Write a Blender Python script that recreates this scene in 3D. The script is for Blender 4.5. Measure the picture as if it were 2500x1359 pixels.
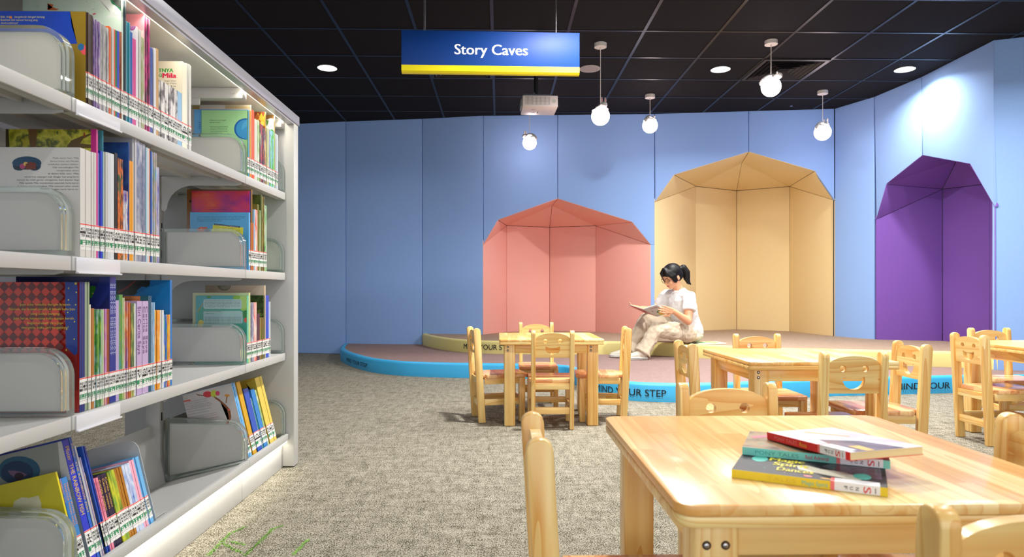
import bpy, bmesh, math, random
from mathutils import Vector, Matrix
random.seed(7)
PI = math.pi
D2R = PI / 180

# ------------------------------------------------------------------ frame, camera, exposure
F = 1620.0            # focal length in pixels of the 2500 px wide frame
H = 0.785             # eye height
CXP, HOR = 1250.0, 706.0
YAW = 1.1 * D2R
CEIL = H + 2.04
SC = bpy.context.scene
for o in list(bpy.data.objects):
    bpy.data.objects.remove(o)
cam_d = bpy.data.cameras.new('camera')
cam = bpy.data.objects.new('camera', cam_d)
SC.collection.objects.link(cam)
cam.location = (0, 0, H)
cam.rotation_euler = (PI / 2, 0, -YAW)
cam_d.sensor_width = 36
cam_d.lens = 36 * F / 2500
cam_d.shift_y = (HOR - 679.5) / 2500
cam_d.clip_start = 0.02
cam_d.dof.use_dof = True
cam_d.dof.focus_distance = 2.9
cam_d.dof.aperture_fstop = 6.5
SC.camera = cam
SC.view_settings.view_transform = 'Standard'
SC.view_settings.look = 'None'
SC.view_settings.gamma = 1
SC.view_settings.exposure = 0.95
w = bpy.data.worlds.new('world'); SC.world = w; w.use_nodes = True
w.node_tree.nodes['Background'].inputs[0].default_value = (0.9, 0.93, 1.0, 1)
w.node_tree.nodes['Background'].inputs[1].default_value = 1.15
try:
    SC.cycles.max_bounces = 8
    SC.cycles.use_denoising = True
    SC.cycles.sample_clamp_indirect = 6
except Exception:
    pass

FW = Vector((math.sin(YAW), math.cos(YAW), 0)); RT = Vector((math.cos(YAW), -math.sin(YAW), 0))
EYE = Vector((0, 0, H))
def ray(px, py):
    return FW + RT * ((px - CXP) / F) + Vector((0, 0, -(py - HOR) / F))
def C(px, py, D):                       # photo pixel at camera depth D
    return EYE + ray(px, py) * D
def CX(xc, D, z=0.0):                   # camera-frame x, depth -> world
    p = RT * xc + FW * D
    return Vector((p.x, p.y, z))
def PX(px, D, z=0.0):
    return CX((px - CXP) / F * D, D, z)
def plane_hit(px, py, p0, n):
    r = ray(px, py)
    return EYE + r * ((p0 - EYE).dot(n) / r.dot(n))
def hit_x(px, X):                       # world y where the column px meets the vertical plane x = X
    r = ray(px, HOR)
    return r.y * (X / r.x)

# ------------------------------------------------------------------ colours and materials
def lin(c):
    return tuple(((v / 255) / 12.92 if v / 255 <= 0.04045 else ((v / 255 + 0.055) / 1.055) ** 2.4) for v in c) + (1.0,)
MATS = {}
def newmat(key):
    m = bpy.data.materials.new(key); m.use_nodes = True
    MATS[key] = m
    return m, m.node_tree, m.node_tree.nodes['Principled BSDF']
def mat(c, rough=0.5, metal=0.0, spec=0.5, coat=0.0, name=None):
    key = name or ('plain_%d_%d_%d_r%d_m%d_c%d' % (c[0], c[1], c[2], rough * 100, metal * 100, coat * 100))
    if key in MATS: return MATS[key]
    m, nt, b = newmat(key)
    b.inputs['Base Color'].default_value = lin(c)
    b.inputs['Roughness'].default_value = rough
    b.inputs['Metallic'].default_value = metal
    b.inputs['Specular IOR Level'].default_value = spec
    b.inputs['Coat Weight'].default_value = coat
    b.inputs['Coat Roughness'].default_value = 0.15
    return m
def N(nt, t, **kw):
    n = nt.nodes.new(t)
    for k, v in kw.items(): setattr(n, k, v)
    return n
def ramp(nt, stops):
    r = N(nt, 'ShaderNodeValToRGB')
    e = r.color_ramp.elements
    e[0].position, e[0].color = stops[0][0], lin(stops[0][1])
    e[1].position, e[1].color = stops[-1][0], lin(stops[-1][1])
    for p, c in stops[1:-1]:
        x = e.new(p); x.color = lin(c)
    return r
def emis(key, c, s):
    if key in MATS: return MATS[key]
    m, nt, b = newmat(key)
    b.inputs['Base Color'].default_value = lin(c)
    b.inputs['Emission Color'].default_value = lin(c)
    b.inputs['Emission Strength'].default_value = s
    return m
def fabric(key, c, rough=0.85, bump=0.2, var=0.03):
    if key in MATS: return MATS[key]
    m, nt, b = newmat(key)
    L = nt.links.new
    tc = N(nt, 'ShaderNodeTexCoord')
    n1 = N(nt, 'ShaderNodeTexNoise'); n1.inputs['Scale'].default_value = 600; n1.inputs['Detail'].default_value = 3
    mp = N(nt, 'ShaderNodeMapping'); mp.inputs['Scale'].default_value = (1, 1, 0.25)
    L(tc.outputs['Object'], mp.inputs['Vector']); L(mp.outputs[0], n1.inputs['Vector'])
    d = tuple(max(0, v * (1 - var)) for v in c); e = tuple(min(255, v * (1 + var)) for v in c)
    r = ramp(nt, [(0.3, d), (0.7, e)])
    L(n1.outputs[0], r.inputs[0]); L(r.outputs[0], b.inputs['Base Color'])
    bp = N(nt, 'ShaderNodeBump'); bp.inputs['Strength'].default_value = bump; bp.inputs['Distance'].default_value = 0.002
    L(n1.outputs[0], bp.inputs['Height']); L(bp.outputs[0], b.inputs['Normal'])
    b.inputs['Roughness'].default_value = rough
    b.inputs['Specular IOR Level'].default_value = 0.3
    return m
def carpet(key, stops, scale, bump=0.6, streak=True):
    if key in MATS: return MATS[key]
    m, nt, b = newmat(key); L = nt.links.new
    tc = N(nt, 'ShaderNodeTexCoord')
    fine = N(nt, 'ShaderNodeTexNoise'); fine.inputs['Scale'].default_value = scale; fine.inputs['Detail'].default_value = 3
    L(tc.outputs['Object'], fine.inputs['Vector'])
    vo = N(nt, 'ShaderNodeTexVoronoi'); vo.inputs['Scale'].default_value = scale * 1.3
    L(tc.outputs['Object'], vo.inputs['Vector'])
    mp = N(nt, 'ShaderNodeMapping'); mp.inputs['Scale'].default_value = (9, 34, 1)
    L(tc.outputs['Object'], mp.inputs['Vector'])
    st = N(nt, 'ShaderNodeTexNoise'); st.inputs['Scale'].default_value = 1; st.inputs['Detail'].default_value = 5; st.inputs['Roughness'].default_value = 0.7
    L(mp.outputs[0], st.inputs['Vector'])
    mp2 = N(nt, 'ShaderNodeMapping'); mp2.inputs['Scale'].default_value = (34, 9, 1)
    L(tc.outputs['Object'], mp2.inputs['Vector'])
    st2 = N(nt, 'ShaderNodeTexNoise'); st2.inputs['Scale'].default_value = 1; st2.inputs['Detail'].default_value = 5; st2.inputs['Roughness'].default_value = 0.7
    L(mp2.outputs[0], st2.inputs['Vector'])
    a = N(nt, 'ShaderNodeMath', operation='ADD'); L(st.outputs[0], a.inputs[0]); L(st2.outputs[0], a.inputs[1])
    s = N(nt, 'ShaderNodeMath', operation='MULTIPLY_ADD'); s.inputs[1].default_value = 0.34 if streak else 0.15; s.inputs[2].default_value = -0.17 if streak else 0.0
    L(a.outputs[0], s.inputs[0])
    f1 = N(nt, 'ShaderNodeMath', operation='MULTIPLY_ADD'); f1.inputs[1].default_value = 1.15 if streak else 0.9
    L(fine.outputs[0], f1.inputs[0]); L(s.outputs[0], f1.inputs[2])
    f2 = N(nt, 'ShaderNodeMath', operation='MULTIPLY_ADD'); f2.inputs[1].default_value = -0.34 if streak else -0.22
    L(vo.outputs['Distance'], f2.inputs[0]); L(f1.outputs[0], f2.inputs[2])
    r = ramp(nt, stops); L(f2.outputs[0], r.inputs[0]); L(r.outputs[0], b.inputs['Base Color'])
    bp = N(nt, 'ShaderNodeBump'); bp.inputs['Strength'].default_value = bump; bp.inputs['Distance'].default_value = 0.006
    L(f2.outputs[0], bp.inputs['Height']); L(bp.outputs[0], b.inputs['Normal'])
    b.inputs['Roughness'].default_value = 0.95
    b.inputs['Specular IOR Level'].default_value = 0.15
    return m
def wood(key, axis, pale, dark, board=None, gl=0.3):
    """pine; axis = grain direction; board=(len,width) finger-jointed staves"""
    if key in MATS: return MATS[key]
    m, nt, b = newmat(key); L = nt.links.new
    tc = N(nt, 'ShaderNodeTexCoord'); oi = N(nt, 'ShaderNodeObjectInfo')
    off = N(nt, 'ShaderNodeVectorMath', operation='ADD')
    mul = N(nt, 'ShaderNodeMath', operation='MULTIPLY'); mul.inputs[1].default_value = 7.3
    L(oi.outputs['Random'], mul.inputs[0]); L(tc.outputs['Object'], off.inputs[0]); L(mul.outputs[0], off.inputs[1])
    sc = [34, 34, 34]; sc[axis] = 1.3
    mp = N(nt, 'ShaderNodeMapping'); mp.inputs['Scale'].default_value = sc
    src = off
    bc = None
    if board:
        br = N(nt, 'ShaderNodeTexBrick')
        br.inputs['Scale'].default_value = 1.0
        br.inputs['Brick Width'].default_value = board[0]
        br.inputs['Row Height'].default_value = board[1]
        br.inputs['Mortar Size'].default_value = 0.0006
        br.inputs['Mortar Smooth'].default_value = 0.5
        br.inputs['Color1'].default_value = (0, 0, 0, 1); br.inputs['Color2'].default_value = (1, 1, 1, 1)
        br.inputs['Mortar'].default_value = (0.5, 0.5, 0.5, 1)
        br.offset = 0.37; br.squash = 1
        mr = N(nt, 'ShaderNodeMapping')
        if axis == 1: mr.inputs['Rotation'].default_value = (0, 0, PI / 2)
        L(tc.outputs['Object'], mr.inputs['Vector']); L(mr.outputs[0], br.inputs['Vector'])
        bc = br.outputs['Color']
        o2 = N(nt, 'ShaderNodeVectorMath', operation='MULTIPLY_ADD'); o2.inputs[1].default_value = (3.1, 3.1, 3.1)
        L(bc, o2.inputs[0]); L(off.outputs[0], o2.inputs[2]); src = o2
    L(src.outputs[0], mp.inputs['Vector'])
    n = N(nt, 'ShaderNodeTexNoise'); n.inputs['Scale'].default_value = 1.0; n.inputs['Detail'].default_value = 6; n.inputs['Distortion'].default_value = 0.15
    L(mp.outputs[0], n.inputs['Vector'])
    sc2 = [9, 9, 9]; sc2[axis] = 0.55
    mp2 = N(nt, 'ShaderNodeMapping'); mp2.inputs['Scale'].default_value = sc2
    L(src.outputs[0], mp2.inputs['Vector'])
    n2 = N(nt, 'ShaderNodeTexNoise'); n2.inputs['Scale'].default_value = 1.0; n2.inputs['Detail'].default_value = 2; n2.inputs['Distortion'].default_value = 0.3
    L(mp2.outputs[0], n2.inputs['Vector'])
    ml = N(nt, 'ShaderNodeMath', operation='MULTIPLY'); ml.inputs[1].default_value = 11.0; L(n2.outputs[0], ml.inputs[0])
    fr = N(nt, 'ShaderNodeMath', operation='FRACT'); L(ml.outputs[0], fr.inputs[0])
    pw = N(nt, 'ShaderNodeMath', operation='POWER'); pw.inputs[1].default_value = 3.0; L(fr.outputs[0], pw.inputs[0])
    r1 = N(nt, 'ShaderNodeMath', operation='MULTIPLY_ADD'); r1.inputs[1].default_value = 0.38
    L(pw.outputs[0], r1.inputs[0]); L(n.outputs[0], r1.inputs[2])
    last = r1
    if bc is not None:
        r2 = N(nt, 'ShaderNodeMath', operation='MULTIPLY_ADD'); r2.inputs[1].default_value = 0.8; 
        L(bc, r2.inputs[0]); L(r1.outputs[0], r2.inputs[2])
        r3 = N(nt, 'ShaderNodeMath', operation='SUBTRACT'); r3.inputs[1].default_value = 0.36; L(r2.outputs[0], r3.inputs[0]); last = r3
    cr = ramp(nt, [(0.28, pale), (0.62, tuple((p + d) / 2 for p, d in zip(pale, dark))), (0.98, dark)])
    L(last.outputs[0], cr.inputs[0]); L(cr.outputs[0], b.inputs['Base Color'])
    b.inputs['Roughness'].default_value = gl
    b.inputs['Coat Weight'].default_value = 0.2; b.inputs['Coat Roughness'].default_value = 0.12
    return m
def multi(key, cols, scale=(6, 60, 14), rough=0.3, detail=2.0):
    """printed pattern of several colours"""
    if key in MATS: return MATS[key]
    m, nt, b = newmat(key); L = nt.links.new
    tc = N(nt, 'ShaderNodeTexCoord'); oi = N(nt, 'ShaderNodeObjectInfo')
    off = N(nt, 'ShaderNodeVectorMath', operation='ADD')
    mul = N(nt, 'ShaderNodeMath', operation='MULTIPLY'); mul.inputs[1].default_value = 0.6
    L(oi.outputs['Random'], mul.inputs[0]); L(tc.outputs['Object'], off.inputs[0]); L(mul.outputs[0], off.inputs[1])
    mp = N(nt, 'ShaderNodeMapping'); mp.inputs['Scale'].default_value = scale
    L(off.outputs[0], mp.inputs['Vector'])
    n = N(nt, 'ShaderNodeTexNoise'); n.inputs['Scale'].default_value = 1.0; n.inputs['Detail'].default_value = detail
    L(mp.outputs[0], n.inputs['Vector'])
    k = len(cols)
    r = ramp(nt, [(0.30 + 0.4 * i / (k - 1), c) for i, c in enumerate(cols)])
    L(n.outputs[0], r.inputs[0]); L(r.outputs[0], b.inputs['Base Color'])
    b.inputs['Roughness'].default_value = rough
    return m
def glassy(key, c=(235, 245, 240), rough=0.03):
    if key in MATS: return MATS[key]
    m, nt, b = newmat(key)
    b.inputs['Base Color'].default_value = lin(c)
    b.inputs['Roughness'].default_value = rough
    b.inputs['Transmission Weight'].default_value = 0.9
    b.inputs['IOR'].default_value = 1.3
    return m

PALE, DARK = (252, 228, 158), (224, 160, 76)
WX = wood('pine_along_x', 0, PALE, DARK); WY = wood('pine_along_y', 1, PALE, DARK); WZ = wood('pine_along_z', 2, PALE, DARK)
WTOP = wood('table_top_staves', 1, (254, 230, 164), (231, 170, 90), board=(0.34, 0.062), gl=0.3)
WTOPX = wood('table_top_staves_across', 0, (255, 220, 150), (222, 146, 82), board=(0.34, 0.05), gl=0.22)
WSEAT = wood('seat_staves', 0, (248, 204, 146), (214, 140, 92), board=(0.2, 0.045), gl=0.22)
WHITE = mat((192, 192, 189), 0.35, name='white_powder_coat')
GREYW = mat((190, 190, 192), 0.3, metal=0.25, name='grey_anodised_edge')
ACR = glassy('clear_acrylic')
PAGE = mat((236, 230, 212), 0.8, name='paper_pages')

# ------------------------------------------------------------------ object helpers
COL = SC.collection
def link(name, me, parent=None):
    o = bpy.data.objects.new(name, me); COL.objects.link(o)
    if parent is not None: o.parent = parent
    return o
def finish(name, bm, mats, parent=None, smooth=35, recalc=True):
    if recalc: bmesh.ops.recalc_face_normals(bm, faces=bm.faces)
    me = bpy.data.meshes.new(name); bm.to_mesh(me); bm.free()
    for m in (mats if isinstance(mats, (list, tuple)) else [mats]): me.materials.append(m)
    if smooth:
        me.polygons.foreach_set('use_smooth', [True] * len(me.polygons))
        me.set_sharp_from_angle(angle=smooth * D2R)
    return link(name, me, parent)
def tag(o, label=None, cat=None, group=None, kind=None):
    if label: o['label'] = label
    if cat: o['category'] = cat
    if group: o['group'] = group
    if kind: o['kind'] = kind
    return o
def empty(name, loc=(0, 0, 0), rz=0.0, ry=0.0):
    o = bpy.data.objects.new(name, None); COL.objects.link(o)
    o.empty_display_size = 0.05
    o.location = loc; o.rotation_euler = (0, ry, rz)
    return o
def kids(o): return [c for c in bpy.data.objects if c.parent == o]
CH = {}
def copy_tree(o, parent=None, depth=0):
    c = o.copy(); COL.objects.link(c)
    if parent is not None: c.parent = parent
    for ch in (CH[o.name] if (depth == 0 and o.name in CH) else kids(o)): copy_tree(ch, c, 1)
    return c
def bevel(bm, geom_edges, r, seg=2):
    if r > 0: bmesh.ops.bevel(bm, geom=geom_edges, offset=r, segments=seg, profile=0.5, affect='EDGES', clamp_overlap=True)
def box(bm, lo, hi, mi=0, M=None, bev=0.0, seg=2):
    t = bmesh.new()
    r = bmesh.ops.create_cube(t, size=1.0)
    for v in t.verts:
        v.co = Vector([(lo[i] + hi[i]) / 2 + v.co[i] * (hi[i] - lo[i]) for i in range(3)])
    bevel(t, t.edges[:], bev, seg)
    merge(bm, t, mi, M)
def merge(bm, t, mi=0, M=None):
    vs = []
    for v in t.verts: vs.append(bm.verts.new((M @ v.co) if M is not None else v.co))
    t.verts.index_update()
    for f in t.faces:
        try:
            nf = bm.faces.new([vs[v.index] for v in f.verts]); nf.material_index = mi if mi is not None else f.material_index
        except ValueError: pass
    t.free()
def cyl(bm, p, q, r, mi=0, r2=None, seg=16, cap=True):
    p, q = Vector(p), Vector(q); d = q - p
    t = bmesh.new()
    bmesh.ops.create_cone(t, cap_ends=cap, segments=seg, radius1=r, radius2=r if r2 is None else r2, depth=d.length)
    M = Matrix.Translation((p + q) / 2) @ d.to_track_quat('Z', 'Y').to_matrix().to_4x4()
    merge(bm, t, mi, M)
def ell(bm, c, rad, mi=0, M=None, seg=16, ring=10):
    t = bmesh.new(); bmesh.ops.create_uvsphere(t, u_segments=seg, v_segments=ring, radius=1.0)
    R = Matrix.Translation(c) @ (M.to_4x4() if M is not None else Matrix()) @ Matrix.Diagonal((rad[0], rad[1], rad[2], 1))
    merge(bm, t, mi, R)
def cap(bm, p, q, r1, r2, mi=0, seg=14):
    p, q = Vector(p), Vector(q)
    if (q - p).length > 1e-6: cyl(bm, p, q, r1, mi, r2, seg)
    ell(bm, p, (r1,) * 3, mi, seg=seg, ring=8); ell(bm, q, (r2,) * 3, mi, seg=seg, ring=8)
def tube(bm, pts, r, mi=0, seg=8):
    for a, b2 in zip(pts[:-1], pts[1:]): cap(bm, a, b2, r, r, mi, seg)
def prism(bm, pts, vec, mi=0, bev=0.0, seg=2):
    """pts: 3-D polygon, extruded by vec"""
    t = bmesh.new(); vs = [t.verts.new(p) for p in pts]
    f = t.faces.new(vs)
    r = bmesh.ops.extrude_face_region(t, geom=[f])
    bmesh.ops.translate(t, verts=[g for g in r['geom'] if isinstance(g, bmesh.types.BMVert)], vec=Vector(vec))
    bmesh.ops.recalc_face_normals(t, faces=t.faces)
    bevel(t, t.edges[:], bev, seg)
    merge(bm, t, mi)
def holed(bm, outer, holes, vec, mi=0):
    """outline with holes (3-D points in one plane) extruded by vec"""
    t = bmesh.new(); ed = []
    for loop in [outer] + holes:
        vs = [t.verts.new(p) for p in loop]
        ed += [t.edges.new((vs[i], vs[(i + 1) % len(vs)])) for i in range(len(vs))]
    bmesh.ops.triangle_fill(t, use_beauty=True, edges=ed)
    fs = t.faces[:]
    r = bmesh.ops.extrude_face_region(t, geom=fs)
    bmesh.ops.translate(t, verts=[g for g in r['geom'] if isinstance(g, bmesh.types.BMVert)], vec=Vector(vec))
    bmesh.ops.recalc_face_normals(t, faces=t.faces)
    merge(bm, t, mi)
_TX = {}
def text_geo(s, bold=0.0):
    """text as triangles in the plane: (verts2d, faces), cap height about 0.7"""
    k = (s, bold)
    if k in _TX: return _TX[k]
    cu = bpy.data.curves.new('t', 'FONT'); cu.body = s; cu.size = 1.0; cu.offset = bold
    cu.resolution_u = 3; cu.fill_mode = 'FRONT'
    o = bpy.data.objects.new('t', cu); COL.objects.link(o)
    me = bpy.data.meshes.new_from_object(o)
    vs = [(v.co.x, v.co.y) for v in me.vertices]; fs = [tuple(p.vertices) for p in me.polygons]
    bpy.data.objects.remove(o); bpy.data.curves.remove(cu); bpy.data.meshes.remove(me)
    _TX[k] = (vs, fs)
    return _TX[k]
def put_text(bm, s, fn, mi=0, bold=0.0, fit=None, height=None):
    """fn maps (x,y) in unit text space -> 3-D. fit scales x extent to [0,1], y in cap height units [0,1]"""
    if bold > .004:                     # heavier strokes: the outline drawn three times, slightly shifted
        vs, fs = text_geo(s, 0.0)
        if not vs: return
        x0 = min(v[0] for v in vs); x1 = max(v[0] for v in vs); k = (x1 - x0) if fit else 1.0
        o_ = fn(0, 0); nn = (fn(1, 0) - o_).cross(fn(0, 1) - o_)
        nn = nn.normalized() if nn.length > 0 else Vector((0, 0, 0))
        for q_, sh in enumerate((-bold, 0.0, bold)): put_text(bm, s, (lambda u, v, sh=sh, q_=q_: fn(u + sh / k, v) + nn * (.00007 * q_)), mi, 0.0, fit)
        return
    vs, fs = text_geo(s, 0.0)
    if not vs: return
    x0 = min(v[0] for v in vs); x1 = max(v[0] for v in vs)
    out = [bm.verts.new(fn(((v[0] - x0) / (x1 - x0)) if fit else v[0], v[1] / 0.72)) for v in vs]
    for f in fs:
        try:
            nf = bm.faces.new([out[i] for i in f]); nf.material_index = mi
        except ValueError: pass

# ------------------------------------------------------------------ lamps of the room
def downlight(X, Y, label, power=55, spread=150):
    t = empty('recessed_downlight', (X, Y, CEIL))
    tag(t, label, 'ceiling light', 'round downlights in the black ceiling')
    bm = bmesh.new()
    tt = bmesh.new(); bmesh.ops.create_cone(tt, cap_ends=False, segments=32, radius1=0.088, radius2=0.078, depth=0.012)
    merge(bm, tt, 0, Matrix.Translation((0, 0, -0.004)))
    finish('trim_ring', bm, mat((235, 235, 235), 0.4), t)
    bm = bmesh.new(); tt = bmesh.new(); bmesh.ops.create_circle(tt, cap_ends=True, segments=32, radius=0.079)
    merge(bm, tt, 0, Matrix.Translation((0, 0, -0.008)))
    finish('diffuser', bm, emis('downlight_diffuser', (255, 252, 245), 14.0), t, smooth=0)
    ld = bpy.data.lights.new('downlight_lamp', 'AREA'); ld.shape = 'DISK'; ld.size = 0.14; ld.energy = power
    ld.color = (1.0, 0.975, 0.94); ld.spread = spread * D2R
    lo = bpy.data.objects.new('downlight_lamp', ld); COL.objects.link(lo); lo.parent = t; lo.location = (0, 0, -0.02)
    return t
P_DL = 26
for px, py, D, pw, lab in ((799, 164, 6.10, 7, 'lit round downlight left of the blue hanging sign'),
                       (1759, 168, 6.14, 27, 'lit round downlight left of the black air diffuser'),
                       (2209, 168, 6.14, 10, 'lit round downlight nearest the right wall')):
    p = PX(px, D); downlight(p.x, p.y, lab, pw)
for i, (X, Y, pw) in enumerate(((-2.3, 4.0, 4), (0.6, 3.6, 42), (2.2, 4.42, 34), (3.6, 4.2, 18), (0.6, 2.3, 10), (2.3, 2.3, 12), (0.5, 0.5, 5), (2.3, 0.6, 5), (0.5, -1.6, 4))):
    t = downlight(X, Y, 'lit round downlight overhead behind the picture edge', pw)

# ------------------------------------------------------------------ room shell
def plane_obj(name, lo, hi, z, m, kind='structure'):
    bm = bmesh.new(); bm.faces.new([bm.verts.new(p) for p in ((lo[0], lo[1], z), (hi[0], lo[1], z), (hi[0], hi[1], z), (lo[0], hi[1], z))])
    return tag(finish(name, bm, m, smooth=0), kind=kind)
CARP = carpet('grey_beige_loop_carpet', [(0.25, (26, 24, 17)), (0.38, (70, 66, 51)), (0.50, (102, 97, 80)), (0.66, (174, 168, 153))], 230)
floor = plane_obj('floor', (-5.5, -3.5), (6.5, 9.5), 0.0, CARP)
# green yarn lines in the carpet
bm = bmesh.new()
def fpt(px, py): return plane_hit(px, py, Vector((0, 0, 0)), Vector((0, 0, 1)))
for (a, b2) in (((508, 1356), (562, 1302)), ((562, 1302), (600, 1285)), ((543, 1326), (590, 1350)), ((596, 1358), (668, 1290)), ((668, 1290), (690, 1284)), ((715, 1356), (752, 1316)), ((560, 1322), (600, 1330))):
    A, B = fpt(*a), fpt(*b2)
    n = int((B - A).length / 0.0028)
    for i in range(n):
        for k in range(3):
            p = A.lerp(B, (i + random.random()) / n) + Vector((random.gauss(0, .0035), random.gauss(0, .0035), 0))
            s = random.uniform(.0012, .0028); an = random.random() * PI
            q = [p + Vector((math.cos(an + j * PI / 2) * s, math.sin(an + j * PI / 2) * s, 0.0012)) for j in range(4)]
            bm.faces.new([bm.verts.new(v) for v in q])
finish('carpet_line', bm, mat((122, 178, 66), 0.9), floor, smooth=0)

m, nt, b = newmat('black_mineral_tile')
tc = N(nt, 'ShaderNodeTexCoord'); nz = N(nt, 'ShaderNodeTexNoise'); nz.inputs['Scale'].default_value = 160; nz.inputs['Detail'].default_value = 3
nt.links.new(tc.outputs['Object'], nz.inputs['Vector'])
r = ramp(nt, [(0.35, (17, 15, 17)), (0.7, (34, 30, 32))]); nt.links.new(nz.outputs[0], r.inputs[0]); nt.links.new(r.outputs[0], b.inputs['Base Color'])
b.inputs['Roughness'].default_value = 0.9; b.inputs['Specular IOR Level'].default_value = 0.2
bm = bmesh.new(); box(bm, (-5.5, -3.5, CEIL), (6.5, 9.5, CEIL + 0.05))
ceil = tag(finish('ceiling', bm, m, smooth=0), kind='structure')
TBAR = mat((10, 10, 16), 0.36, metal=0.4, name='black_metal_tee')
gx = [1.145 + 0.6 * k for k in range(-11, 9)]; gy = [5.218 + 0.6 * k for k in range(-14, 8)]
bm = bmesh.new()
for x in gx: box(bm, (x - .012, -3.5, CEIL - .004), (x + .012, 9.5, CEIL + .01))
for y in gy: box(bm, (-5.5, y - .012, CEIL - .0035), (6.5, y + .012, CEIL + .01))
tag(finish('ceiling_grid', bm, TBAR, ceil, smooth=0), kind='structure')

BLUE = fabric('blue_upholstery', (148, 184, 240)); 
WC = mat((225, 225, 222), 0.8)
# the padded wall: vertices (px, camera depth)
WV = {0: (560, 8.33), 844: (844, 8.06), 1030: (1030.5, 7.93), 1179: (1179.5, 7.79), 1361: (1361.5, 7.76), 1598: (1598.5, 7.71),
      1828: (1828, 7.59), 2037: (2037.5, 7.49), 2133: (2134, 7.03), 2249: (2249.5, 6.37), 2426: (2426, 5.43)}
W3 = {k: PX(v[0], v[1]) for k, v in WV.items()}
W3[0] = W3[844] + (W3[0] - W3[844]).normalized() * 4.0
W3[9999] = W3[2426] + (PX(2500, 5.36) - W3[2426]).normalized() * 1.9
Z1, Z2 = 0.128, 0.257
wall_back = tag(empty('wall_back'), kind='structure')
wall_right = tag(empty('wall_right'), kind='structure')
def panel(ka, kb, pts, par=None):
    """pts: list of (px,py) or ('A',z)/('B',z) on the panel's two vertical edges"""
    A, B = W3[ka], W3[kb]
    n = (B - A).cross(Vector((0, 0, 1))).normalized()
    if n.dot(A - EYE) > 0: n = -n          # towards the viewer
    out = []
    for p in pts:
        if p[0] == 'A': out.append(Vector((A.x, A.y, p[1])))
        elif p[0] == 'B': out.append(Vector((B.x, B.y, p[1])))
        else:
            h = plane_hit(p[0], p[1], A, n); out.append(h)
    bm = bmesh.new()
    hz = (B - A).normalized(); cc = sum(out, Vector()) / len(out); LL = (B - A).length
    out = [p + hz * (.0018 if (p - A).dot(hz) < .004 else (-.0018 if (p - A).dot(hz) > LL - .004 else 0)) for p in out]
    prism(bm, out, -n * 0.035, bev=0.0)
    bmesh.ops.recalc_face_normals(bm, faces=bm.faces)
    e = [e for e in bm.edges if all(abs((v.co - A).dot(n)) < 1e-4 for v in e.verts)]
    bevel(bm, e, 0.009, 3)
    return finish('padded_panel', bm, BLUE, par or wall_back, smooth=50)
T = CEIL
panel(0, 844, [('A', 0), ('B', 0), ('B', T), ('A', T)])
panel(844, 1030, [('A', 0), ('B', 0), ('B', T), ('A', T)])
panel(1030, 1179, [('A', 0), ('B', 0), ('B', T), ('A', T)])
panel(1179, 1361, [('A', T), ('B', T), (1361.5, 485), (1216, 537), (1180, 597)])
panel(1361, 1598, [('A', T), ('B', T), (1598.5, 597.5), (1588.5, 597.5), (1543.5, 542), (1361.5, 485)])
panel(1361, 1598, [(1588.5, 597.5), (1598.5, 597.5), ('B', 0.1), (1588.5, 828)])
panel(1598, 1828, [('A', T), ('B', T), (1828, 371), (1645.5, 427), (1599.5, 493)])
panel(1828, 2037, [('A', T), ('B', T), (2038, 488.5), (1989, 417.5), (1828, 371)])
panel(2037, 2133, [('A', 0), ('B', 0), ('B', T), ('A', T)])
panel(2133, 2249, [('A', T), ('B', T), (2252, 379.3), (2163.8, 449.5), (2139, 536)])
panel(2249, 2426, [('A', T), ('B', T), (2428.5, 505.8), (2368, 400.7), (2252, 379.3)])
panel(2426, 9999, [('A', 0), ('B', 0), ('B', T), ('A', T)], wall_right)
SEAM = mat((30, 40, 66), .9, name='seam_shadow_gap')
for k, z0_ in ((844, 0), (1030, 0), (1179, 0), (1361, 1.86), (1598, 0), (1828, 2.38), (2037, 0), (2133, 0), (2249, 2.09)):
    v = W3[k]; d = (v - EYE); d.z = 0; d.normalize(); c = v + d * .024; u = Vector((-d.y, d.x, 0)) * .014
    bm = bmesh.new(); prism(bm, [Vector((p.x, p.y, z0_)) for p in (c - u, c + u, c + u + d * .004, c - u + d * .004)], (0, 0, CEIL - z0_)); finish('seam_strip', bm, SEAM, wall_back, smooth=0)
# backing walls that close the room
def wallbox(name, lo, hi, m, kind='structure'):
    bm = bmesh.new(); box(bm, lo, hi); return tag(finish(name, bm, m, smooth=0), kind=kind)
wallbox('wall_left', (-5.6, -3.5, 0), (-5.5, 9.5, T), WC)

wallbox('wall_far', (-5.5, 9.5, 0), (6.5, 9.6, T), WC)
wallbox('wall_side', (6.5, -3.5, 0), (6.6, 9.5, T), WC)

# ------------------------------------------------------------------ story caves (faceted padded alcoves)
def cave(name, label, col, faces, inside):
    t = empty(name, (0, 0, 0)); tag(t, label, 'alcove')
    ctr = sum((Vector(p) for p in inside), Vector()) / len(inside)
    for f in faces:
        f = [Vector(p) for p in f]
        n = (f[1] - f[0]).cross(f[2] - f[0]).normalized()
        if n.dot(ctr - f[0]) < 0: n = -n
        bm = bmesh.new()
        fc = sum(f, Vector()) / len(f)
        vs = [bm.verts.new(p + (fc - p).normalized() * 0.0015) for p in f]
        face = bm.faces.new(vs)
        if len(f) > 3: pass
        r = bmesh.ops.extrude_face_region(bm, geom=[face])
        ex = [g for g in r['geom'] if isinstance(g, bmesh.types.BMVert)]
        bmesh.ops.translate(bm, verts=ex, vec=-n * (0.03 if abs(n.x) < .8 or fc.x < 2 else 0.006))
        bmesh.ops.recalc_face_normals(bm, faces=bm.faces)
        exs = set(ex)
        e = [e for e in bm.edges if not (e.verts[0] in exs or e.verts[1] in exs)]
        bevel(bm, e, 0.005, 2)
        finish('padded_facet', bm, col, t, smooth=50)
    return t
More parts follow.
